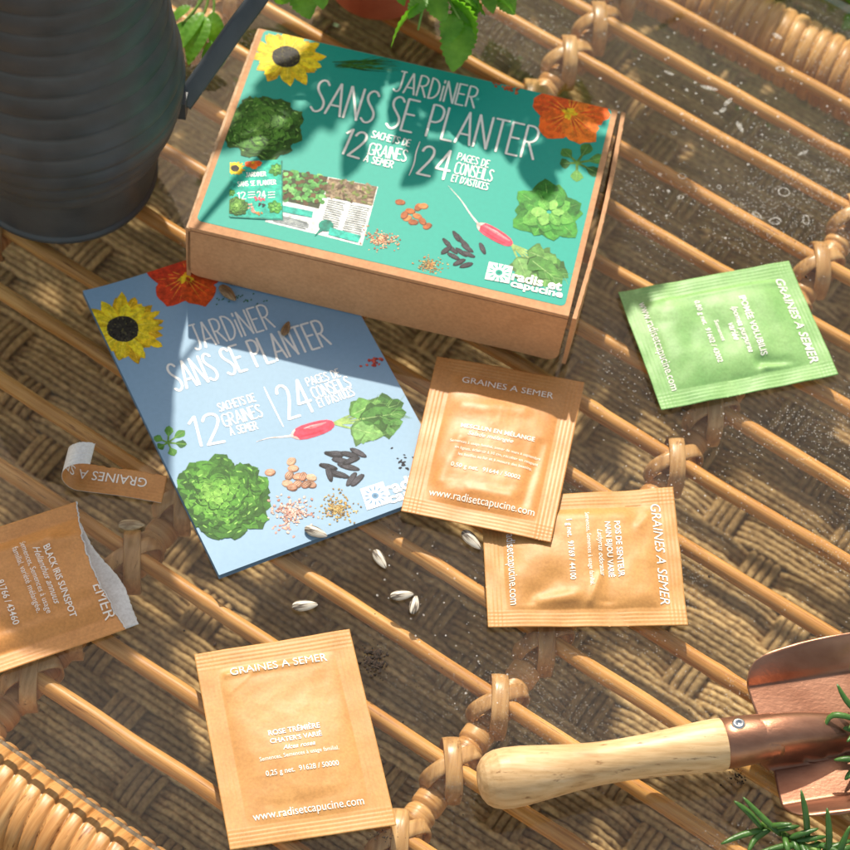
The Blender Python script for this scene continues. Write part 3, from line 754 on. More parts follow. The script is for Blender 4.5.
hand(T_,'JARDiNER',W(393,91),W(474,108.5),rr((393,91),(398,71))*1.0,.085)
hand(T_,'SANS SE PLANTER',W(310,110.5),W(533,160),rr((311,111),(319,80))*1.0,.105,.12)
hh=rr((338,153),(345,128))
hand(T_,'12',W(339,153),W(359,159),hh,.11); hand(T_,'24',W(417,174),W(447,180.5),hh*1.12,.11)
hand(T_,'SACHETS DE',W(371,137.5),W(409,147),.36,.045,.1); hand(T_,'GRAINES',W(368,154.5),W(405,162),.62,.055); hand(T_,'À SEMER',W(363.5,161.5),W(392,168.5),.36,.045)
hand(T_,'PAGES DE',W(457,160),W(488,168),.38,.04); hand(T_,'CONSEILS',W(454,173.5),W(491,182),.62,.05); hand(T_,"ET D'ASTUCES",W(451,181.5),W(487,190.5),.36,.04)
T_.reset(.002); T_.strip(resample([W(420,142),W(416,153),W(414,164),W(409,176)],8),[.03,.05,.06,.06,.06,.06,.05,.03],(1,1,1))
T_.build('hand_lettering',M['ink'],label); T_=Art(lambda x,y:LZ,win,.036)
hand(T_,'JARDiNER',W(246,177.5),W(266,176.5),.22,.03); hand(T_,'SANS SE PLANTER',W(238,187),W(276,185),.24,.03); hand(T_,'12',W(238,200),W(246,199.5),.36,.035); hand(T_,'24',W(258,199),W(266,198.5),.36,.035)
for q_ in range(3):
    for xx in (248,268): T_.strip([W(xx,193+q_*2.6),W(xx+3,192.8+q_*2.6),W(xx+7,192.6+q_*2.6)],[.03]*3,(1,1,1))
T_.build('small_lettering',M['ink'],label)
mb=MB()
def lidsurf(o,d,):
    o=np.array(o);d=np.array(d);q=np.array([-d[1],d[0]])
    return lambda a,b,l: np.array([*(o+d*a+q*b),LZ+.03+l])
def logo(A,c4,col,hole):
    """square badge with a sun of radiating strokes cut into it"""
    c4=[np.array(p) for p in c4]; c=sum(c4)/4; R=np.linalg.norm(c4[1]-c4[0])/2
    A.poly([tuple(p) for p in c4],col)
    for k in range(12):
        a=k*2*PI/12+.15; d=np.array([math.cos(a),math.sin(a)]); q=np.array([-d[1],d[0]])
        A.strip([c+d*R*.45,c+d*R*.68+q*R*.03,c+d*R*.93],[R*.04,R*.15,R*.05],hole)
    A.ell(c,R*.30,R*.30,0,hole,14,.1); A.ell(c,R*.16,R*.16,0,tuple(x*.6 for x in hole),10,.1)
LG=Art(lambda x,y:LZ,win,.026)
logo(LG,(W(484.6,279.5),W(509,284),W(513,267),W(489,262)),(.80,.84,.78),(.008,.34,.25))
LG.build('logo_badge',M['art'],label)
def edgedir(a,b): d=b-a; return d/np.linalg.norm(d)
o1=W(511,280); d1=edgedir(W(511,280),W(562,291.5)); settext(mb,'radis et',lidsurf(o1,d1),0,0,rr((511,280),(561,291)),.92,.03,lift=.0)
o2=W(510,286.5); settext(mb,'capucine',lidsurf(o2,d1),0,0,rr((510,286),(562,298)),.80,.03,lift=.0)
mb.build('logo_lettering',M['ink'],label,False)

# ------------------------------------------------------------------ the blue booklet
kTL=G2(82.5,290,.5); kBL=G2(219,575.5,.25)
kd=kBL-kTL; kL=np.linalg.norm(kd); kd/=kL; ke=np.array([-kd[1],kd[0]]); 
if ke[0]<0: ke=-ke
kW=10.45
def kz(x,y):
    d=np.array([x,y])-kTL; a=d@ke; b=d@kd
    z=.17+.28*math.exp(-max(a,0)/1.3)*math.exp(-max(b,0)/6) +.07*math.exp(-((kL-b)/2.0)**2)+.03*math.sin(a*.5+b*.3)**2*math.exp(-((b-9)/5)**2)
    return z
def kp(a,b): return kTL+ke*a+kd*b
booklet=thing('booklet','pale blue printed booklet cover with sunflower, lettuce and radish, tucked under the box','booklet',(*kp(5,7),0))
def sheet(mb,zf,nu,nv,th,pf,flip=False,m=0):
    V=[];
    for s in (0,-th):
        for i in range(nu+1):
            for j in range(nv+1):
                p=pf(i/nu,j/nv); V.append((p[0],p[1],zf(p[0],p[1])+s))
    k=(nu+1)*(nv+1); f=[]
    for i in range(nu):
        for j in range(nv):
            a=i*(nv+1)+j; f.append((a,a+nv+1,a+nv+2,a+1)); f.append((k+a+1,k+a+nv+2,k+a+nv+1,k+a))
    for i in range(nu):
        a=i*(nv+1); f.append((a,k+a,k+a+nv+1,a+nv+1)); a+=nv; f.append((a+nv+1,k+a+nv+1,k+a,a))
    for j in range(nv):
        a=j; f.append((a+1,k+a+1,k+a,a)); a=nu*(nv+1)+j; f.append((a,k+a,k+a+1,a+1))
    mb.add(V,f,m=m)
if np.cross(ke,kd)>0: orient=lambda u,v:(kp(kW*u,kL*v))
else: orient=lambda u,v:(kp(kW*v,kL*u))
mb=MB(); sheet(mb,lambda x,y:kz(x,y),50,50,.015,orient); cover=mb.build('front_cover',M['blue'],booklet,False)
for q,(dz,sh) in enumerate(((.05,.03),(.09,.06),(.13,.09))):
    mb=MB(); sheet(mb,lambda x,y:max(.012+.004*(3-q),kz(x,y)-dz),20,20,.008,lambda u,v:orient(u,v)+kd*sh*1.0-ke*.02*q); mb.build('page',M['pages'],booklet,False)
kwin=[tuple(kp(0,0)),tuple(kp(kW,0)),tuple(kp(kW,kL)),tuple(kp(0,kL))]
ar=sum(kwin[i-1][0]*kwin[i][1]-kwin[i][0]*kwin[i-1][1] for i in range(4))
if ar<0: kwin=kwin[::-1]
def K(x,y): return G2(x,y,.2)
def kr(a,b): return np.linalg.norm(K(*a)-K(*b))
A=Art(kz,kwin,.006)
sunflower(A,K(123,330),kr((123,330),(166,330)),.37)
nasturtium(A,K(186,277),kr((186,277),(220,290))*1.0,.5,((.66,.055,.012),(.74,.09,.014),(.62,.045,.012)))
lettuce(A,K(219,498),kr((219,498),(263,500)),1.15)
sprout(A,K(168,443),kr((168,443),(190,440)),.9)
radish(A,K(256,442),K(291,436),K(334,423),K(408,412),.70,1.1)
seeds(A,K(374,361),.5,.5,22,.08,[(.60,.07,.05),(.7,.12,.08)],.8)
seeds(A,K(403,465),.45,1.0,24,.07,[(.01,.01,.02)],.6,.5)
bignuts(A,[(*K(x,y),a) for x,y,a in ((270,472,.4),(291,461,1.0),(293,468,.3),(289,475,1.2),(298,476,.5),(287,483,.2),(297,484,.9),(303,476,1.4),(311,477,-.1),(311,484,-.2),(292,487,.1),(306,484,.8))],.23,[(.45,.22,.13),(.62,.38,.24),(.38,.16,.09)],.75,(.75,.6,.45))
bignuts(A,[(*K(x,y),a) for x,y,a in ((333,454,-.1),(341,460,.0),(336,453,.1),(349,454,-.1),(328,466,-.1),(346,466,-.2),(336,474,-.1),(350,478-11,-.1),(329,473,-1.2),(351,460,.6),(358,452,-.4),(351,479,1.2),(357,480,1.0),(340,474,-.2))],.40,[(.022,.022,.03),(.04,.038,.05)],.34,(.13,.13,.15))
seeds(A,K(291,512),1.15,.75,260,.065,[(.62,.34,.28),(.75,.52,.44),(.45,.2,.15),(.8,.62,.52)],.75)
seeds(A,K(285,529),.7,.3,22,.06,[(.75,.38,.3),(.65,.3,.25)],.75)
seeds(A,K(337,509),.75,.72,260,.05,[(.40,.28,.09),(.6,.45,.18),(.25,.15,.05),(.5,.3,.08)],.7)
for k in range(26): A.z=.01; A.ell(K(random.gauss(236,20),random.gauss(300,3)),.05,.03,1,(.05,.18,.05),6)
A.build('printed_picture',M['photo'],cover)
T_=Art(kz,kwin,.014)
T_.reset()
hand(T_,'JARDiNER',K(196,350),K(275,327),kr((196,350),(188,326)),.085)
hand(T_,'SANS SE PLANTER',K(176,391.5),K(331,344),kr((176,391),(167,365)),.10,.12)
kh=kr((192.5,447),(185,418))
hand(T_,'12',K(195,447),K(225,441.5),kh,.11); hand(T_,'24',K(289,419),K(316,410),kh*1.15,.11)
hand(T_,'SACHETS DE',K(220,411.5),K(256,401),.38,.045,.1); hand(T_,'GRAINES',K(225,427),K(263,416.5),.60,.055); hand(T_,'À SEMER',K(231,435.5),K(258,429),.36,.045)
hand(T_,'PAGES DE',K(308.5,386),K(341,376),.40,.04); hand(T_,'CONSEILS',K(315,398.5),K(351.5,386.5),.55,.05); hand(T_,"ET D'ASTUCES",K(320,407),K(355,395),.40,.042)
T_.reset(.002); T_.strip(resample([K(264,387),K(269,398),K(276,412),K(283.5,427)],8),[.03,.05,.06,.06,.06,.06,.05,.03],(1,1,1))
T_.build('hand_lettering',M['ink'],cover)
LG=Art(kz,kwin,.02)
logo(LG,(K(367,511),K(390,503.5),K(383,482),K(360,489.5)),(.80,.86,.88),(.16,.30,.46)); LG.build('logo_badge',M['art'],cover)
mb=MB(); kdir=edgedir(K(367,511),K(390,503.5))
def ksurf(o):
    o=np.array(o); q=np.array([-kdir[1],kdir[0]])
    def f(a,b,l):
        p=o+kdir*a+q*b; return np.array([p[0],p[1],kz(*p)+.022+l])
    return f
settext(mb,'radis et',ksurf(K(387,496)),0,0,2.6,.95,.03,lift=0); settext(mb,'capucine',ksurf(K(390,504.5)),0,0,2.7,.85,.03,lift=0)
mb.build('logo_lettering',M['ink'],cover,False)

# ------------------------------------------------------------------ seed packets
PW,PL=6.25,8.15
class Packet:
    def __init__(s,name,label,mat,cs,zs,bulge,dents=(),seed=0,edge=.05,tear=None,pw=PW,pl=PL,nu=115,nv=150,group=None,bw=.78):
        s.c=[np.array([*G2(x,y,z),z]) for (x,y),z in zip(cs,zs)] # TL TR BR BL
        s.pw,s.pl,s.b,s.d,s.seed,s.edge,s.bw=pw,pl,bulge,dents,seed,edge,bw
        ctr=sum(s.c)/4
        s.o=thing(name,label,'seed packet',(ctr[0],ctr[1],0),group)
        s.tear=tear
        s.body(mat,nu,nv)
    def h(s,a,b):
        """height over the plane of the four corners; a across from the left, b up from the bottom"""
        W_,L_=s.pw,s.pl; d=min(a,W_-a,b,L_-b); e=min(a-s.bw,W_-s.bw-a,b-s.bw,L_-s.bw-b)
        z=0
        if e>0:
            ex=1-math.exp(-(min(a-s.bw,W_-s.bw-a))/.55); ey=1-math.exp(-(min(b-s.bw,L_-s.bw-b))/.6)
            z+=s.b*ex*ey; m=min(1,e/.7)
            z+=m*(.08*nz(a*.45,b*.45,s.seed)++.016*nz(a*1.7,b*1.7,s.seed+5)+.006*abs(nz(a*4,b*4,s.seed+9)))
            for (x,y,dx,dy,r,am) in s.d:
                # crease along a short segment
                px,py=a-x,b-y; L=math.hypot(dx,dy); t=max(0,min(1,(px*dx+py*dy)/(L*L) if L else 0)); q=math.hypot(px-dx*t,py-dy*t)
                z+=am*math.exp(-(q/r)**2)*min(1,e/.3)
        else:
            if s.crimp:
                for dd in (a,W_-a,b,L_-b):
                    if .06<dd<s.bw-.06: z+=.010*math.cos(2*PI*(dd-.06)/.165)
        z+=s.edge*(nz(a*.4,b*.4,s.seed+20)+.5*nz(a*.9,b*.9,s.seed+31))*1.0
        return z
    crimp=True
    def S(s,a,b,lift=0):
        u=a/s.pw; v=b/s.pl; TL,TR,BR,BL_=s.c
        p=(TL*(1-u)+TR*u)*v+(BL_*(1-u)+BR*u)*(1-v)
        return np.array([p[0],p[1],max(.02+.3*lift,p[2]+s.h(a,b))+lift])
    def grid(s,nu,nv,lim,fn):
        V=[]
        for i in range(nu+1):
            a=s.pw*i/nu; bm=lim(a)
            for j in range(nv+1): V.append(fn(a,bm*j/nv))
        return V,[(i*(nv+1)+j,(i+1)*(nv+1)+j,(i+1)*(nv+1)+j+1,i*(nv+1)+j+1) for i in range(nu) for j in range(nv)]
    def body(s,mat,nu,nv):
        lim=s.tear or (lambda a:s.pl)
        V,f=s.grid(nu,nv,lim,lambda a,b:s.S(a,b))
        mb=MB(); mb.add(V,f)
        if s.tear is None:
            V2,f2=s.grid(nu,nv,lim,lambda a,b:(lambda p:np.array([p[0],p[1],max(.004,p[2]-.02-s.h(a,b)*.6-(.0 if min(a,s.pw-a,b,s.pl-b)<s.bw else .05))]))(s.S(a,b)))
            mb.add(V2,[q[::-1] for q in f2])
            # closing rim
            k=len(V); n=nv+1; ring=[i*n for i in range(nu+1)]+[nu*n+j for j in range(1,nv+1)]+[i*n+nv for i in range(nu-1,-1,-1)]+[j for j in range(nv-1,0,-1)]
            mb.F+=[(ring[i],k+ring[i],k+ring[(i+1)%len(ring)],ring[(i+1)%len(ring)]) for i in range(len(ring))]; mb.C+=[(1,1,1)]*len(ring); mb.M+=[0]*len(ring)
        s.pouch=mb.build('pouch',mat,s.o)
    def text(s,lines,mat,name='lettering'):
        for nm,sel in (('title',lambda t:t in('GRAINES A SEMER','EMER')),('web_address',lambda t:t.startswith('www')),('lettering',lambda t:not(t in('GRAINES A SEMER','EMER') or t.startswith('www')))):
            mb=MB()
            for (t,x,y,w,hs,bold,sh,al) in lines:
                if sel(t): settext(mb,t,lambda a,b,l:s.S(a,b,l),x,y,w,hs,bold*.5,sh,al,lift=.07 if s.tear else .026,keep=(lambda a,b:b<s.tear(a)-.03) if s.tear else None)
            if mb.n: mb.build(nm,mat,s.pouch,False)
cx=PW/2
G3='seed packets scattered over the glass'
rose=Packet('seed_packet','flat kraft seed packet reading ROSE TRÉMIÈRE, at the bottom of the picture',M['kraft'],[(194,654.5),(349.5,629),(396.5,825),(230,850)],[.15,.15,.12,.12],.20,((1.1,7.05,3.6,.05,.16,.07),(1.0,6.2,1.4,.9,.10,.02),(2.2,1.3,2.5,.3,.3,-.04)),1,.05,group=G3)
rose.text([('GRAINES A SEMER',1.25,6.95,3.85,1.05,.0,0,'L'),('ROSE TRÉMIÈRE',cx+.1,4.2,2.0,1.05,.03,0,'C'),('CHATER\'S VARIÉ',cx+.1,3.86,2.0,1.0,.03,0,'C'),('Alcea rosea',cx+.15,3.53,1.25,1.0,.02,.35,'C'),('Semences, Semences à usage familial.',cx+.1,3.22,3.05,1.15,.0,0,'C'),('0,25 g net.  91628 / 50000',cx+.1,2.6,2.8,1.1,.015,0,'C'),('www.radisetcapucine.com',1.05,.98,4.2,1.15,.0,0,'L')],M['ink'])
mesc=Packet('seed_packet','kraft seed packet lying half in the box shadow, overlapping the booklet corner and another packet',M['kraft_dark'],[(437,356),(584.5,382.5),(551,542),(401,511)],[.35,.30,.72,.45],.26,((1.6,5.7,2.4,.3,.35,.07),(1.3,1.8,.4,2.2,.28,.06),(4.8,1.5,.2,3.0,.25,-.07),(2.6,1.6,1.6,.1,.25,.05)),2,.06,group=G3)
mesc.text([('GRAINES A SEMER',1.25,6.95,3.85,1.05,.0,0,'L'),('MESCLUN EN MÉLANGE',cx+.05,4.55,3.1,1.05,.03,0,'C'),('Salade mélangée',cx-.2,4.22,1.9,1.0,.01,.35,'C'),('Semences à usage familial, semer de mars à septembre',cx+.1,3.75,3.8,1.1,.0,0,'C'),('en lignes, éclaircir à 10 cm, récolter en coupant',cx+.2,3.45,3.5,1.1,.0,0,'C'),('les feuilles au fur et à mesure des besoins.',cx+.2,3.15,3.1,1.1,.0,0,'C'),('0,50 g net.  91644 / 50002',cx-.1,2.55,2.9,1.1,.01,0,'C'),('www.radisetcapucine.com',.95,1.02,4.4,1.15,.0,0,'L')],M['inkw'])
pois=Packet('seed_packet','kraft seed packet reading POIS DE SENTEUR, turned sideways with a dented front',M['kraft'],[(673,487),(688,625.5),(488,627.5),(481,500)],[.2,.2,.2,.15],.36,((4.3,2.9,.5,-.9,.55,-.17),(5.1,2.2,-.1,1.3,.30,.10),(3.6,5.2,1.5,-.3,.42,-.12),(4.0,4.7,1.2,-.5,.16,.07),(1.1,1.5,.2,4.4,.3,.05),(1.3,6.9,.5,-.4,.2,.06)),3,.12,group=G3)
pois.text([('GRAINES A SEMER',.75,7.1,4.6,1.05,.0,.1,'L'),('POIS DE SENTEUR',cx-.25,5.45,2.55,1.1,.03,0,'C'),('NAIN BIJOU VARIÉ',cx-.25,5.05,2.5,1.1,.03,0,'C'),('Lathyrus odoratus',cx-.1,4.7,2.1,1.1,.01,.35,'C'),('Semences, Semences à usage familial.',cx-.3,4.25,3.4,1.15,.0,0,'C'),('1 g net.  91769 / 44100',cx-.3,3.45,2.8,1.1,.02,0,'C'),('www.radisetcapucine.com',.65,.95,4.6,1.15,.0,0,'L')],M['ink'])
green=Packet('seed_packet','light green seed packet reading IPOMÉE VOLUBILIS, on the right side of the glass',M['greenpaper'],[(789,260.5),(838,375),(661.5,410),(618,292)],[.25,.2,.25,.25],.30,((.75,2.0,.1,4.9,.3,.16),(4.9,5.0,.4,1.1,.3,-.20),(5.35,5.2,.0,.9,.25,.20),(2.0,3.2,1.6,1.2,.4,-.06)),4,.13,group=G3)
green.text([('GRAINES A SEMER',.85,7.15,4.6,1.05,.02,.1,'L'),('IPOMÉE VOLUBILIS',cx,5.1,3.1,1.1,.03,0,'C'),('Ipomea purpurea',cx+.1,4.6,2.4,1.1,.03,.35,'C'),('variée',cx+.1,4.2,.9,1.1,.03,.35,'C'),('Semences',cx-.1,3.65,1.1,1.0,.02,0,'C'),('0,80 g net.  91602 / 43002',cx-.15,3.1,3.3,1.1,.03,0,'C'),('www.radisetcapucine.com',.75,.72,4.7,1.15,.0,0,'L')],M['ink'])
# torn packet at the left edge
tTR=np.array([*G2(143,624,.10),.10]); e=edgedir(G2(0,526,.2),G2(61,506,.2)); ep=np.array([-e[1],e[0]])
tTL=tTR.copy(); tTL[:2]+=ep*6.1
tBR=tTR.copy(); tBR[:2]-=e*7.3; tBL=tTL.copy(); tBL[:2]-=e*7.3
def tearf(a):
    j=.05*nz(a*6,3)+.03*nz(a*17,8)
    return 6.72+j-.42*math.sin(PI*min(1,a/6.1))+.05*nz(a*3,7)-.10*a/6.1
class Torn(Packet):
    def __init__(s):
        s.c=[tTL,tTR,tBR,tBL]; s.pw,s.pl,s.b,s.seed,s.edge,s.bw=6.1,7.3,.55,6,.05,.75
        s.d=((1.3,5.2,2.6,-.3,.28,.14),(1.2,3.0,.5,2.6,.4,.16),(4.6,2.0,-.2,3.5,.3,-.10))
        s.o=thing('seed_packet','torn open kraft seed packet with grey liner showing, at the left edge','seed packet',(tTR[0]-5,tTR[1]+2,0),G3)
        s.tear=tearf
        V,f=s.grid(90,120,tearf,lambda a,b:s.S(a,b)); mb=MB(); mb.add(V,f); s.pouch=mb.build('pouch',M['kraft_gloss'],s.o)
        so=s.pouch.modifiers.new('thick','SOLIDIFY'); so.thickness=.00012; so.offset=-1
        # back layer, inside face grey
        lim=lambda a:6.55+.60*sstep(1.8,4.6,a)+.05*nz(a*7,2)+.10*math.sin(PI*min(1,a/6.1))**2
        V,f=s.grid(60,60,lim,lambda a,b:(lambda p:np.array([p[0],p[1],max(.012,.02+.03*nz(a,b)+.06*sstep(6,7.4,b))]))(s.S(.10+a*.972,b)))
        mb=MB(); mb.add(V,f); bk=mb.build('back_layer',M['inner'],s.o); so=bk.modifiers.new('thick','SOLIDIFY'); so.thickness=.00012; so.offset=-1
        # torn white fibre edge
        mb=MB(); a_=np.linspace(.02,6.08,110)
        tube(mb,[s.S(a,tearf(a)-.005)+np.array([0,0,.012]) for a in a_],[.03+.02*nz(a*9,1) for a in a_],5); mb.build('torn_edge',M['inner'],s.o)
    def h(s,a,b):
        W_=s.pw; e2=min(a-s.bw,W_-s.bw-a); z=0
        if e2>0:
            z+=s.b*(1-math.exp(-e2/.6))*(1-.35*sstep(4,7,b)); m=min(1,e2/.7)
            z+=m*(.10*nz(a*.55,b*.55,s.seed)+.04*nz(a*1.7,b*1.7,s.seed+5))
            for (x,y,dx,dy,r,am) in s.d:
                px,py=a-x,b-y; L=math.hypot(dx,dy); t=max(0,min(1,(px*dx+py*dy)/(L*L))); q=math.hypot(px-dx*t,py-dy*t); z+=am*math.exp(-(q/r)**2)*m
        else:
            for dd in (a,W_-a):
                if .06<dd<s.bw-.06: z+=.010*math.cos(2*PI*(dd-.06)/.165)
        return z+.05
torn=Torn()
torn.text([('EMER',4.05,5.98,1.45,1.05,.0,0,'L'),('BLACK IRIS SUNSPOT',3.4,4.75,3.2,1.1,.03,0,'C'),('Helianthus annuus',3.0,4.35,2.6,1.1,.01,.35,'C'),('Semences, Semences à usage',2.9,3.95,3.3,1.15,.0,0,'C'),('familial, variété mélangée.',2.9,3.6,3.0,1.15,.0,0,'C'),('1 g net.  91766 / 43460',3.0,2.6,3.1,1.1,.02,0,'C')],M['inkw'])
# clip letters that would float past the tear: none reach it except the title, which the tear passes through
# torn-off strip with a curled end
def strip():
    R0=G2(168,476,.1); R1=G2(161,503,.1); c=(R0+R1)/2; d=edgedir((G2(168,476,.1)+G2(161,503,.1))/2,(G2(96,468,.1)+G2(92,489,.1))/2); q=np.array([d[1],-d[0]])
    if q[1]<0: q=-q
    hwid=np.linalg.norm(R0-R1)/2
    root=thing('packet_strip','torn-off strip of kraft packet with a curled end, left of the booklet','paper strip',(c[0],c[1],0))
    Lf=3.45; rad=.62; tot=5.9
    def S_(s,w,l=0):
        bend=max(0,s-Lf)/rad; x=min(s,Lf)+ (rad*math.sin(bend) if s>Lf else 0); z=.10+.06*math.sin(s*1.1)+(rad*(1-math.cos(bend)) if s>Lf else 0)
        nx,nzv=(-math.sin(bend),math.cos(bend)) if s>Lf else (0,1)
        p=c+d*(x+nx*l)+q*(w+ .22*max(0,s-Lf)**1.2-.06*s*(s<9)*0)
        rid=.014*math.cos(2*PI*(w+hwid)/.16) if w<-.05 else 0
        return np.array([p[0],p[1],z+nzv*l+rid])
    n,m=80,26; V=[]
    for i in range(n+1):
        s=tot*i/n; top=hwid-.12*abs(nz(s*2.3,4))-.03*nz(s*9,2)-.28*sstep(Lf+.2,tot,s)
        for j in range(m+1): V.append(S_(s,-hwid+(hwid+top)*j/m))
    V=np.array(V); f=[(i*(m+1)+j,i*(m+1)+j+1,(i+1)*(m+1)+j+1,(i+1)*(m+1)+j) for i in range(n) for j in range(m)]
    if np.cross(d,q)>0: f=[x[::-1] for x in f]
    mb=MB(); mb.add(V,f); b=mb.build('paper_band',[M['kraft_dark'],M['inner']],root)
    # face up must be brown: check the first normal
    up=b.data.polygons[5].normal.z>0
    so=b.modifiers.new('thick','SOLIDIFY'); so.thickness=.00014; so.offset=-1; so.material_offset=1; so.material_offset_rim=1; print('STRIPUP',up); 
    mb=MB()
    # letters read upside down from the camera: x runs from the right end to the left
    settext(mb,'GRAINES A SEM',lambda a,bb,l:S_(.75+a,.33-bb,l),0,0,3.9,1.05,lift=.02 )
    mb.F=[q_[::-1] for q_ in mb.F]; mb.build('lettering',M['inkw'],b,False)
strip()

# ------------------------------------------------------------------ sunflower seeds
def seedmesh():
    V=[];n=26;m=18
    for i in range(n+1):
        u=i/n; x=-.52+1.04*u
        w=.26*(math.sin(PI*min(1,u**.8)))**.62*(1-.18*u); t=.15*(math.sin(PI*u**.85))**.6
        for j in range(m):
            a=j*2*PI/m; V.append((x,w*math.cos(a)*(1+.0),t*math.sin(a)*(1+.10*math.cos(4*a))+.15))
    return V,gridfaces(n+1,m)+[tuple(range(m))[::-1],tuple(n*m+j for j in range(m))]
sv,sf=seedmesh()
SE=[(228,293,-48,.0,'seed_brown','striped beige seed lying on the blue booklet against the box',.2,1.0),
(286,328,72,.0,'seed_brown','small brown seed lying across the printed title of the blue booklet',.22,.75),
(131.5,525,2,.0,'seed_tan','flat speckled tan seed alone on the glass beside the torn strip',0,1.02),
(316,532,-22,0,'seed','grey striped seed on the lower edge of the blue booklet',.22,.95),
(380,559,-62,0,'seed','pale seed standing alone between the booklet edge and a kraft packet',0,.92),
(471.5,540,-50,0,'seed','grey striped seed just left of the sideways kraft packet',0,1.05),
(402,595,8,0,'seed','left seed of the touching pair on the glass',0,.92),
(414.5,604.5,78,0,'seed','right upright seed of the touching pair on the glass',0,.82),
(305,605.5,6,0,'seed','pale seed on the glass above the upright packet at the bottom',0,1.0)]
for k,(x,y,a,tl,mt,lab,z,sc) in enumerate(SE):
    me=bpy.data.meshes.new('sunflower_seed'); me.from_pydata([(v[0]*.01,v[1]*.01,v[2]*.01) for v in sv],[],sf); me.materials.append(M[mt]); me.polygons.foreach_set('use_smooth',[True]*len(me.polygons))
    o=bpy.data.objects.new('sunflower_seed',me); COL.objects.link(o); p=G(x,y,z+.15); o.location=(p[0]*.01,p[1]*.01,(z+.005)*.01)
    o.rotation_euler=(0,0,math.radians(a)+ROLL*1.0); o.scale=(sc,sc,sc); tag(o,lab,'seed','sunflower seeds spilled on table and booklet')
    mb=MB()
    # pale ridge lines of the husk
# soil crumbs
mb=MB(); rnd=random.Random(5)
def crumb(x,y,r,z=0):
    ico=[(0,0,1),(.9,0,.45),(.28,.85,.45),(-.72,.53,.45),(-.72,-.53,.45),(.28,-.85,.45),(.72,.53,-.45),(-.28,.85,-.45),(-.9,0,-.45),(-.28,-.85,-.45),(.72,-.53,-.45),(0,0,-1)]
    fs=[(0,1,2),(0,2,3),(0,3,4),(0,4,5),(0,5,1),(1,6,2),(2,7,3),(3,8,4),(4,9,5),(5,10,1),(2,6,7),(3,7,8),(4,8,9),(5,9,10),(1,10,6),(6,11,7),(7,11,8),(8,11,9),(9,11,10),(10,11,6)]
    a=rnd.uniform(.5,1.4);b=rnd.uniform(.5,1.1); th=rnd.random()*6; p=G(x,y,z)
    V=[]
    for v in ico:
        k=rnd.uniform(.65,1.15); X,Y=v[0]*a*r*k,v[1]*b*r*k
        V.append((p[0]+X*math.cos(th)-Y*math.sin(th),p[1]+X*math.sin(th)+Y*math.cos(th),z+r*.5+v[2]*r*.5*k))
    mb.add(V,fs)
for k in range(150):
    g=rnd.gauss; crumb(374+g(0,6),660+g(0,7),abs(g(.05,.035))+.015)
for k in range(40): crumb(400+rnd.gauss(0,16),688+rnd.gauss(0,8),rnd.uniform(.01,.03))
for k in range(45): crumb(736+rnd.gauss(0,5),778+rnd.gauss(0,5),rnd.uniform(.015,.06))
for k in range(30): crumb(386+rnd.gauss(0,9),835+rnd.gauss(0,3),rnd.uniform(.015,.05))
for k in range(14): crumb(395+rnd.gauss(0,12),518+rnd.gauss(0,5),rnd.uniform(.01,.035))
for (x,y,r) in ((215,645,.11),(184,631,.05),(168,614,.03),(340,640,.03),(393,535,.03),(412,552,.03),(447,595,.035),(465,556,.04),(478,583,.04),(468,610,.03),(442,668,.035),(463,680,.03),(397,768,.05),(403,722,.05),(525,634,.05),(523,638,.03),(508,628,.04),(709,577,.06),(694,556,.03),(777,564,.03),(668,830,.06),(689,710,.04),(592,842,.05),(700,228,.06),(736,184,.06),(806,277,.08),(795,242,.05),(590,402,.04),(588,385,.03),(463,815,.04),(375,614,.03),(329,613,.03),(600,755,.03),(770,700,.04)): crumb(x,y,r)
for k in range(90): crumb(rnd.uniform(330,850),rnd.uniform(480,850),rnd.uniform(.008,.022))
o=mb.build('soil_crumbs',M['soil'],None,False,loc=(0,0,0)); tag(o,'dark soil crumbs scattered over the glass','soil',kind='stuff')

# dried water spots and flakes on the glass
def spotmat():
    m,nt,b=newmat('dried_water_mark'); b.inputs['Base Color'].default_value=(.72,.70,.66,1); b.inputs['Roughness'].default_value=.6
    t=nt.nodes.new('ShaderNodeBsdfTransparent'); n=noisetex(nt,tc(nt),700,3); r=ramp(nt,n,[(.35,(.12,)*3),(.7,(.55,)*3)])
    mx=nt.nodes.new('ShaderNodeMixShader'); nt.links.new(r.outputs[0],mx.inputs[0]); nt.links.new(t.outputs[0],mx.inputs[1]); nt.links.new(b.outputs[0],mx.inputs[2]); nt.links.new(mx.outputs[0],nt.nodes['Material Output'].inputs[0]); return m
M['spot']=spotmat()
mb=MB(); rnd=random.Random(9)
def flat(px,py,a,b,th,hole=0):
    c=G(px,py,0); n=18; o=[];i_=[]
    for k in range(n):
        t=k*2*PI/n; w=1+.18*nz(math.cos(t)*2+px,math.sin(t)*2+py); x,y=a*w*math.cos(t),b*w*math.sin(t)
        X,Y=x*math.cos(th)-y*math.sin(th),x*math.sin(th)+y*math.cos(th); o.append((c[0]+X,c[1]+Y,.006)); i_.append((c[0]+X*hole,c[1]+Y*hole,.008))
    if hole: mb.add(o+i_,[(k,(k+1)%n,n+(k+1)%n,n+k) for k in range(n)])
    else: mb.add(o,[tuple(range(n))])
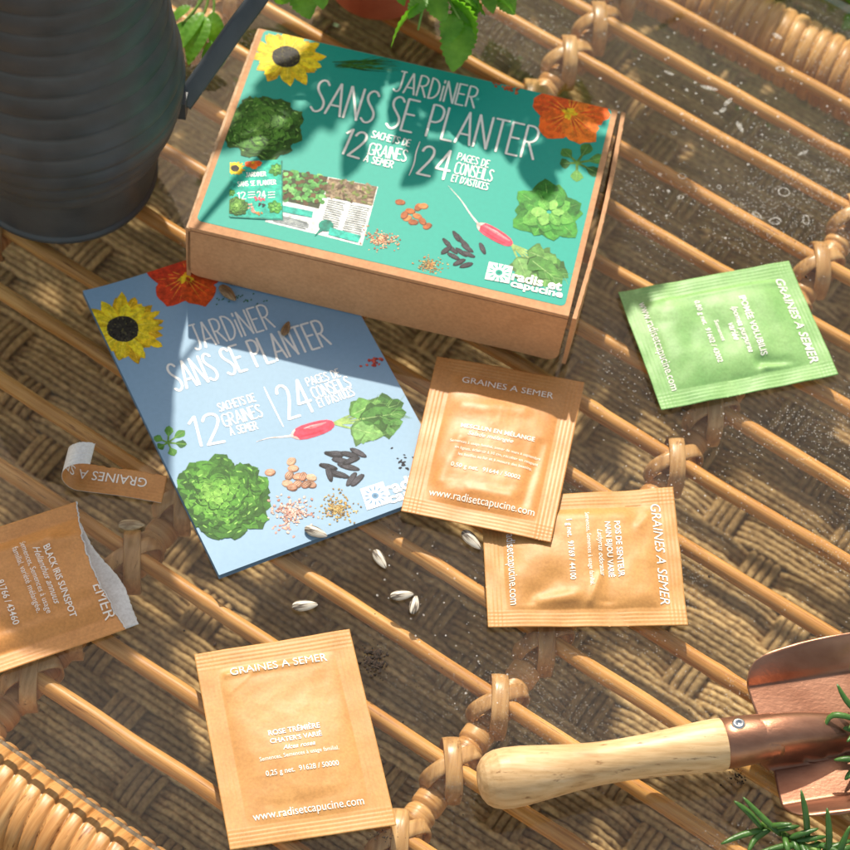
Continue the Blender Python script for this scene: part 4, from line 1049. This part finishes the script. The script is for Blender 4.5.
for s_ in ((740,127,.34,.12,-1.1,0),(709,88,.42,.12,-.1,0),(777,36,.26,.13,-.5,0),(669,73,.25,.08,-.3,0),(682,176,.2,.16,0,.72),(784,192,.28,.26,0,.78),(757,215,.26,.13,-.6,.6),(775,221,.3,.2,.3,.7),(806,220,.16,.3,.1,.75),(681,197,.12,.12,0,.6),(674,133,.14,.12,0,.5),(719,187,.12,.12,0,.6),(780,69,.22,.16,.2,.5),(728,102,.1,.32,-.6,0),(723,110,.1,.22,-.7,0),(803,153,.08,.3,-.9,0)): flat(*s_)
for k in range(300):
    x=rnd.gauss(710,75); y=rnd.gauss(120,75); r=abs(rnd.gauss(.03,.022))+.012; flat(x,y,r,r*rnd.uniform(.6,1),rnd.random()*3)
for k in range(120):
    x=rnd.gauss(690,60) if k%2 else rnd.gauss(455,45); y=rnd.gauss(440,30) if k%2 else rnd.gauss(620,32)+ (x-455)*.55; r=abs(rnd.gauss(.018,.016))+.01; flat(x,y,r,r,0)
o=mb.build('dust_flecks',M['spot'],None,False,loc=(0,0,0)); tag(o,'pale dust flecks and dried water marks on the glass','dust',kind='stuff')
# ------------------------------------------------------------------ watering can
cc=np.array([-17.41,10.36,0.01])
can=thing('watering_can','dark grey ribbed metal watering can with a flat strap handle','watering can',cc)
prof=[(0.0,0.0),(0.0,4.0),(.05,4.12),(.2,4.16),(.32,4.12),(.36,4.03),(.5,4.05),(1.5,4.18),(2.7,4.33),(2.85,4.36)]
zs=np.arange(2.9,20,.09)
def rb(z):
    base=np.interp(z,[2.9,3.6,4.4,5.4,6.4,7.4,9,12,16,20,26],[4.42,4.64,4.94,5.20,5.32,5.26,4.95,4.5,4.3,4.2,4.2])
    rib=.10*(abs(math.sin(PI*(z-2.9)/1.08)))**.7 if z<18.5 else 0
    return base+rib
prof+=[(z,rb(z)) for z in zs]
mb=MB(); lathe(mb,cc,prof,128); mb.build('can_body',M['canbody'],can)
mb=MB(); lathe(mb,cc,[(19.9,4.1),(19.9,4.3),(20.2,4.4),(20.3,4.3),(20.2,4.1),(18,4.0)],96); mb.build('can_rim',M['canbody'],can)
# strap handle
def P3(x,y,z): p=G(x,y,z); return np.array([p[0],p[1],z])
h0=P3(183,104,5.2)
hp=[h0,P3(206,72,6.0),P3(234,32,7.0),P3(264,-10,8.0),P3(276,-42,9.2),P3(262,-82,10.8),P3(222,-112,12.6),cc+np.array([3.6,2.6,14.2])]
mb=MB(); P=resample(np.array(hp),70); T,Aa,Bb=frames(P); V=[]
for i in range(70):
    nr=np.array([.35,-.75,.55]); nr-=T[i]*(nr@T[i]); nr/=np.linalg.norm(nr); wdir=np.cross(nr,T[i])
    for a_,b_ in ((-.44,-.07),(-.38,.02),(-.3,.035),(.3,.035),(.38,.02),(.44,-.07),(.44,-.14),(-.44,-.14)): V.append(P[i]+wdir*a_+nr*b_)
mb.add(V,gridfaces(70,8)+[tuple(range(8))[::-1],tuple(69*8+k for k in range(8))]); hdl=mb.build('handle',M['canbody'],can)
mb=MB()
mp=h0+[.05,-.1,-.1]; T2=np.array([[.0,-.25,-.5],[0,.35,-.5],[0,.35,.6],[0,-.3,.55]])
V=[mp+t+[.12,0,0] for t in T2]+[mp+t+[-.5,0,0] for t in T2]
mb.add(V,[(0,1,2,3),(7,6,5,4),(0,4,5,1),(1,5,6,2),(2,6,7,3),(3,7,4,0)]); mb.build('handle_bracket',M['canbody'],can,False)
mb=MB(); s0=cc+np.array([-5.0,1,4]); tube(mb,resample([s0,s0+[-3,0,3],s0+[-7,0,9],s0+[-11,0,16]],20),np.linspace(1.1,.6,20),20); mb.build('spout',M['canbody'],can)

# ------------------------------------------------------------------ trowel
tr0=np.array([*G2(503,779,1.15),1.18]); tr1=np.array([*G2(722,745,1.25),1.35])
tl=thing('garden_trowel','hand trowel with a pale wooden handle, riveted copper socket and copper blade','trowel',(tr0[0],tr0[1],0))
ax=tr1-tr0; TL_=np.linalg.norm(ax); ax/=TL_; ay=np.cross([0,0,1],ax); ay/=np.linalg.norm(ay); az=np.cross(ax,ay)
def TR(x,y,z): return tr0+ax*x+ay*y+az*z
def rev(mb,prof,seg=40):
    V=[]
    for x,r in prof:
        for a in np.arange(seg)*2*PI/seg: V.append(TR(x,r*math.cos(a),r*math.sin(a)))
    mb.add(V,gridfaces(len(prof),seg)+[tuple(range(seg)),tuple((len(prof)-1)*seg+i for i in range(seg))[::-1]])
mb=MB()
pr_=[(-.95,.0),(-.93,.42),(-.88,.62),(-.72,.86),(-.5,1.02),(-.2,1.12),(.2,1.15),(.8,1.12),(1.6,1.02),(2.6,.90),(3.6,.82),(4.6,.80),(5.6,.83),(6.6,.90),(7.6,.97),(8.2,1.0),(8.6,.99),(TL_-.16,.96),(TL_-.05,.90),(TL_,.80)]
xs=np.linspace(-.95,TL_,90); px_=[p[0] for p in pr_]; pr2=[p[1] for p in pr_]
rev(mb,[(x,float(np.interp(x,px_,pr2))) for x in sorted(set(list(xs)+px_))]); mb.build('handle',M['handle'],tl)
JX=TL_+1.95 # where the socket meets the blade
# the blade: floor, raised sides, tang ridge, then the tip beyond the frame
def blade():
    V=[];nu,nv=90,90; BLN=9.5
    fl=-1.0
    def xs_(y):
        a=abs(y)
        return np.interp(a,[0,.85,1.0,1.9,2.7,3.0,3.25,3.42,3.52,3.6],[JX-.8,JX-.8,JX-.02,JX-.10,JX-.12,JX+.0,JX+.25,JX+.75,JX+1.5,JX+2.3])
    def xe_(y): return JX+BLN*(1-.40*(abs(y)/3.6)**2.4)-.3
    for i in range(nu+1):
        y=-3.6+7.2*i/nu; a=abs(y)
        for j in range(nv+1):
            u=j/nv; x=xs_(y)+(xe_(y)-xs_(y))*u
            wall=max(0,a-2.45)*1.05*sstep(2.3,2.75,a)+.05*a
            r=.92*(1-sstep(JX-.5,JX+5.6,x)); w=1.08*(1-.45*sstep(JX,JX+5.5,x)) 
            fd=1-sstep(JX-.2,JX+6.5,x); w=.93*(1-.5*sstep(JX,JX+6,x)); ridge=0
            if a<w: ridge=(min(1,(1-(a/w)**6))+.93*math.sqrt(max(0,1-(a/w)**2)))*fd*.97
            z=fl+wall*(.75+.25*math.tanh((x-xs_(y)+.4)))+ridge
            V.append(TR(x,y,z*.98))
    mb=MB(); mb.add(V,[(i*(nv+1)+j,i*(nv+1)+j+1,(i+1)*(nv+1)+j+1,(i+1)*(nv+1)+j) for i in range(nu) for j in range(nv)])
    b=mb.build('blade',M['copper'],tl); so=b.modifiers.new('thick','SOLIDIFY'); so.thickness=.0009; so.offset=0
    return b
blade()
mb=MB(); rev(mb,[(TL_-.02,.7),(TL_-.03,.93),(TL_+.02,.98),(TL_+.5,.975),(TL_+1.1,.95),(JX-.42,.915),(JX-.36,.90),(JX-.28,.912),(JX-.05,.90),(JX+.25,.86)]); sk=mb.build('socket',M['copper'],tl)
mb=MB(); V=[]
for rr_,zz in ((.26,-.04),(.26,.05),(.22,.10),(.12,.13),(.10,.09),(.0,.08)):
    for a in np.arange(18)*2*PI/18: V.append(TR(TL_+.55+rr_*math.cos(a),.32+rr_*math.sin(a)*.9,.96+zz-.05))
mb.add(V,gridfaces(6,18)); mb.build('rivet',M['steel'],sk)

# ------------------------------------------------------------------ plants
def leaf3(mb, b, t, w, side, curl=.25, ser=.24, n=14, fold=.25, teeth=8):
    b=np.array(b,float);t=np.array(t,float);d=t-b;L=np.linalg.norm(d);d/=L
    sd=np.array(side,float);sd-=d*(sd@d);sd/=np.linalg.norm(sd);up=np.cross(d,sd)
    if up[2]<0: up=-up
    rows=[]
    for i in range(n*2+1):
        u=i/(n*2); ww=w*(math.sin(PI*u**.72))**.8+.004; ww*=1+ser*((u*teeth)%1-.4)*(0 if u in(0,1) else 1)
        cen=b+d*L*u+up*(-curl*L*(u-.15)**2+.04*L*math.sin(u*PI))
        for k in (-1,-.6,-.25,0,.25,.6,1):
            z=abs(k)*fold*ww*1.0-(abs(k)**2)*fold*.6*ww+.05*w*math.sin(u*teeth*2*PI+abs(k)*4)*abs(k)
            rows.append(cen+sd*k*ww+up*z)
    mb.add(rows,[(i*7+k,(i+1)*7+k,(i+1)*7+k+1,i*7+k+1) for i in range(n*2) for k in range(6)])
PP=G(366,19,0); pc=np.array([PP[0]+.25,PP[1]+2.3,.01])
pot=thing('plant_pot','orange terracotta pot whose base shows at the top edge behind the box','pot',pc)
mb=MB(); lathe(mb,pc,[(0,0),(0,2.2),(.06,2.34),(.25,2.42),(2,2.75),(5,3.3),(6.4,3.55),(6.42,3.95),(7.6,4.1),(7.7,4.0),(7.7,3.7),(7.1,3.6),(6.9,0)],72); mb.build('pot_wall',M['terra'],pot)
mb=MB(); lathe(mb,pc,[(6.95,3.55),(7.15,2.8),(7.2,1.2),(7.3,0)],40); mb.build('potting_soil',M['soil'],pot)
mint=thing('mint_plant','leafy green mint plant spilling over from the pot at the top','plant',(pc[0],pc[1],7))
ml=MB(); ms=MB(); rnd=random.Random(11)
def P3(x,y,z): p=G(x,y,z); return np.array([p[0],p[1],z])
# leaves that show at the top of the frame (pixel, height): base, tip, half width
for (bx,by,bz,tx,ty,tz,w,sa) in (
 (300,-14,7,309,19,6.2,.62,(1,.1,.2)),(283,-10,7.5,276,4,7,.5,(1,0,.2)),(318,-20,7.5,323,8,7,.5,(1,.2,0)),
 (421,3,7.5,384,42,6.6,.36,(.6,.8,.3)),(425,-3,7.6,408,16,7.4,.4,(1,.5,.2)),
 (447,-2,7.5,482,34,6.2,1.05,(1,-.8,.2)),(452,-12,7.7,489,10,7,.8,(.5,-1,.2)),(462,22,6.8,452,71,5.6,.74,(1,0,.1)),(455,14,7,446,44,6.4,.5,(1,.2,.2)),
 (500,-10,7.2,514,15,6.6,.45,(1,.2,.2)),(486,-14,7.4,493,12,7,.4,(1,0,.1)),(470,-20,7.7,505,-2,7,.6,(.6,-1,.2))):
    leaf3(ml,P3(bx,by,bz),P3(tx,ty,tz),w,sa)
top=pc+np.array([0,0,7.2])
for a,b in (((425,-3,7.6),(418,30,7)),((470,-25,8),(447,-4,7.5)),((447,-4,7.5),(463,25,6.8)),((440,-40,8.5),(425,-3,7.6)),((330,-30,8),(300,-14,7))):
    tube(ms,[P3(*a),P3(*b)],[.07,.05],7)
# the rest of the plant, above the frame: leafy stems over the pot
def stemleaves(base, tip, n, w0, sag=1.0):
    P=resample([base,(base+tip)/2+np.array([0,0,sag]),tip],n+4); tube(ms,P,np.linspace(.13,.05,len(P)),7)
    for i in range(2,len(P)):
        for sgn in (-1,1):
            d=P[i]-P[i-1]; d/=np.linalg.norm(d); s=np.cross(d,[0,0,1.]); s/=np.linalg.norm(s)+1e-9
            a=rnd.uniform(-.4,.4); out=s*sgn*math.cos(a)+d*.5+np.array([0,0,rnd.uniform(-.3,.3)+(i%2)*.2]); out/=np.linalg.norm(out)
            L=w0*rnd.uniform(.7,1.15); leaf3(ml,P[i],P[i]+out*L,L*.33,np.cross(out,[0,0,1.])+rnd.uniform(-.2,.2),rnd.uniform(.1,.4))
for k in range(13):
    a=math.radians(20+k*25+rnd.uniform(-9,9)); rr2=rnd.uniform(3.5,7)
    tip=top+np.array([rr2*math.cos(a)*1.35,abs(rr2*math.sin(a))*1.1+5,rnd.uniform(7,16)])
    stemleaves(top+np.array([rnd.uniform(-1,1),rnd.uniform(-1,1),0]),tip,6,2.3)
for tip in ((5.5,4.5,9.5),(8.5,4.0,8.5),(-5.5,5,11),(7.0,7,5.5),(11,6.5,7),(2,6.0,14),(-2,7,12)):
    stemleaves(top.copy(),top+np.array(tip),6,2.3,1.5)
for tip in ((-4,23,16),(1.0,22.5,15),(5.5,22,14.5),(-7.5,24,17)):
    stemleaves(top.copy(),np.array(tip,float),5,1.8,1.0)
for (bx,by,bz,tx,ty,tz,w,sa) in ((430,-8,7.6,446,22,7.0,.5,(1,.2,.1)),(478,-16,7.6,520,8,7.1,.42,(.5,-1,.2)),(392,-24,7.6,404,4,7.2,.4,(1,.3,.2)),(462,-6,7.3,470,30,6.6,.6,(1,.1,.3))):
    leaf3(ml,P3(bx,by,bz),P3(tx,ty,tz),w,sa)
ms.build('stem',M['stem'],mint); ml.build('foliage',M['mint'],mint)
# second small herb behind the watering can handle
hb=P3(205,-40,1.5)
herbp=thing('herb_cutting','sprig of young green leaves lying behind the watering can handle','plant',(hb[0],hb[1],0))
ml=MB(); ms=MB()
for (bx,by,bz,tx,ty,tz,w,sa) in ((192,26,1.6,170,34,1.5,.35,(0,1,.3)),(205,16,1.9,187,62,1.2,.55,(1,.2,.2)),(203,12,2.0,176,50,1.4,.35,(.7,.6,.3)),(212,12,2,222,58,1.0,.45,(1,0,.4)),(216,40,1.3,205,78,.6,.42,(1,.4,.1)),(190,6,2,168,22,1.6,.3,(.3,1,.2)),(222,44,1.2,214,72,.5,.4,(1,.2,.2))):
    leaf3(ml,P3(bx,by,bz),P3(tx,ty,tz),w,sa,.2,.06)
for a,m,b in (((205,-45,3),(200,0,2.2),(176,38,1.2)),((205,-45,3),(208,0,2.2),(196,28,1.6)),((205,-45,3),(214,0,2.2),(210,30,1.6)),((205,-45,3),(204,-5,2.3),(182,24,1.7))):
    tube(ms,resample([P3(*a),P3(*m),P3(*b)],10),np.linspace(.09,.05,10),7)
ms.build('stem',M['stem'],herbp); ml.build('foliage',M['mint'],herbp)
# rosemary sprigs
def needle(mb,pts,w):
    P=resample(np.array([P3(*p) for p in pts]),9); u=np.linspace(0,1,9); tube(mb,P,w*np.sin(PI*(.12+.85*u))**.6*(1-.25*u),8,sect=[(math.cos(a),.62*math.sin(a)) for a in np.arange(8)*PI/4])
def sprig(label,stem,needles,loc,extra):
    r=thing('rosemary_sprig',label,'herb sprig',(*G2(*loc),0),'rosemary sprigs beside the trowel'); a=MB(); b=MB()
    tube(a,resample([P3(*p) for p in stem],12),np.linspace(.13,.09,12),8)
    for n_ in needles: needle(b,n_,.15)
    rn=random.Random(extra)
    for (x0,y0,z0),(x1,y1,z1),cnt,L in EX[extra]:
        for k in range(cnt):
            t=k/max(1,cnt-1); p=np.array([x0+(x1-x0)*t,y0+(y1-y0)*t,z0+(z1-z0)*t]); an=math.atan2(y1-y0,x1-x0)+rn.choice([-1,1])*rn.uniform(.35,.9)
            q=p+np.array([math.cos(an)*L,math.sin(an)*L,rn.uniform(-.2,.7)]); q[2]=max(.15,q[2]); mdl=(p+q)/2+np.array([0,0,.15]); needle(b,[p,mdl,q],.14)
    a.build('stem',M['stem'],r); b.build('needles',M['rosemary'],r)
EX={1:[((788,838,.7),(900,880,.8),17,32),((815,842,.7),(860,900,.8),12,36),((768,826,.6),(800,842,.7),5,24)],2:[((862,680,1.6),(868,800,1.4),17,24)]}
sprig('rosemary sprig at the bottom right corner, below the copper blade',[(762,822,.5),(790,838,.6),(830,858,.8),(880,885,.9)],[
 [(762,828,.5),(748,812,.8),(734,801,1.0)],[(781,835,.6),(760,815,1.0),(743,797,1.3)],[(765,829,.4),(742,835,.4),(721,844,.4)],[(808,842,.7),(806,815,1.6),(801,790,2.2)],[(829,856,.8),(829,830,1.5),(827,808,2.0)],[(795,843,.5),(776,848,.5),(750,856,.4)],[(806,846,.6),(785,846,.8),(768,850,.9)],[(838,858,.8),(842,845,1.2),(850,826,1.6)],[(770,829,.5),(756,838,.3),(748,852,.3)]],(800,850),1)
sprig('rosemary sprig lying on the copper blade at the right edge',[(862,660,1.7),(868,720,1.6),(866,790,1.3)],[
 [(860,715,1.9),(846,700,2.2),(837,684,2.5)],[(864,722,1.9),(840,715,2.1),(828,719,1.9),(820,741,1.4)],[(862,732,1.7),(850,729,1.7),(843,728,1.7)],[(864,762,1.6),(848,759,1.7),(834,760,1.6)],[(860,768,1.4),(851,773,1.3),(845,780,1.2)],[(866,690,1.8),(855,678,2),(851,664,2)]],(850,730),2)

hg=thing('sun_blocker','low leafy screen added out of view beyond the table to shade the woven mat','sun_blocker',(0,47,-38))  # unseen leafy blocker, added only to keep sun off the far part of the mat
ml=MB(); rnd=random.Random(21)
for k in range(6500):
    x=rnd.uniform(-50,40)-(rnd.random()<.25)*0; y=47+rnd.gauss(0,2.2); top_=(17.5 if x>-21 else 33)+2.5*nz(x*.16,2)+1.6*nz(x*.6,5); z=-37+(top_+37)*rnd.random()**.7  # blocker stands taller at the left so the mat there stays shaded
    a=rnd.random()*2*PI; L=rnd.uniform(2.2,3.8); d=np.array([math.cos(a),math.sin(a),rnd.uniform(-.6,.6)])*L; b=np.array([x,y,z]); sd=np.cross(d,[rnd.gauss(0,1),rnd.gauss(0,1),1.]); sd/=np.linalg.norm(sd)
    ml.add([b,b+d*.35+sd*L*.24,b+d*.7+sd*L*.2,b+d,b+d*.7-sd*L*.2,b+d*.35-sd*L*.24],[(0,1,2,3,4,5)])
ml.build('foliage',M['mint'],hg,False)
mb=MB(); [tube(mb,[(x,47,-37.9),(x+.6,47.4,-20),(x,47,8)],[.8,.6,.3],7) for x in range(-42,40,9)]; mb.build('blocker_trunks',M['wrap'],hg)
# ------------------------------------------------------------------ camera, light, render
cd=bpy.data.cameras.new('Camera'); cam=bpy.data.objects.new('Camera',cd); COL.objects.link(cam)
cd.sensor_width=36; cd.lens=F/850*36; cd.clip_start=.01; cd.clip_end=100
Mx=Matrix([[*RM[0],CAM[0]*.01],[*RM[1],CAM[1]*.01],[*RM[2],CAM[2]*.01],[0,0,0,1]]); cam.matrix_world=Mx
cd.dof.use_dof=True; cd.dof.focus_distance=.89; cd.dof.aperture_fstop=17
S.camera=cam
SEL,SAZ=math.radians(46),math.radians(102)
sv_=Vector((math.cos(SEL)*math.cos(SAZ),math.cos(SEL)*math.sin(SAZ),math.sin(SEL)))
sl=bpy.data.lights.new('Sun','SUN'); sl.energy=3.2; sl.angle=math.radians(1.0); sl.color=(1,.925,.80)
so=bpy.data.objects.new('Sun',sl); COL.objects.link(so); so.rotation_euler=sv_.to_track_quat('Z','Y').to_euler(); so.location=sv_*3
w=bpy.data.worlds.new('World'); S.world=w; w.use_nodes=True; nt=w.node_tree; bg=nt.nodes['Background']
sk=nt.nodes.new('ShaderNodeTexSky'); sk.sky_type='NISHITA'; sk.sun_disc=False; sk.sun_elevation=SEL; sk.sun_rotation=PI/2-SAZ; sk.air_density=1; sk.dust_density=1.0
nt.links.new(mixc(nt,1.0,sk.outputs[0],(1.30,1.0,.70),'MULTIPLY'),bg.inputs[0]); bg.inputs[1].default_value=.14
S.view_settings.view_transform='Standard'; S.view_settings.look='None'; S.view_settings.exposure=.84; S.view_settings.gamma=1
S.render.engine='CYCLES'; S.cycles.transparent_max_bounces=16
S.render.resolution_x=1024; S.render.resolution_y=1024
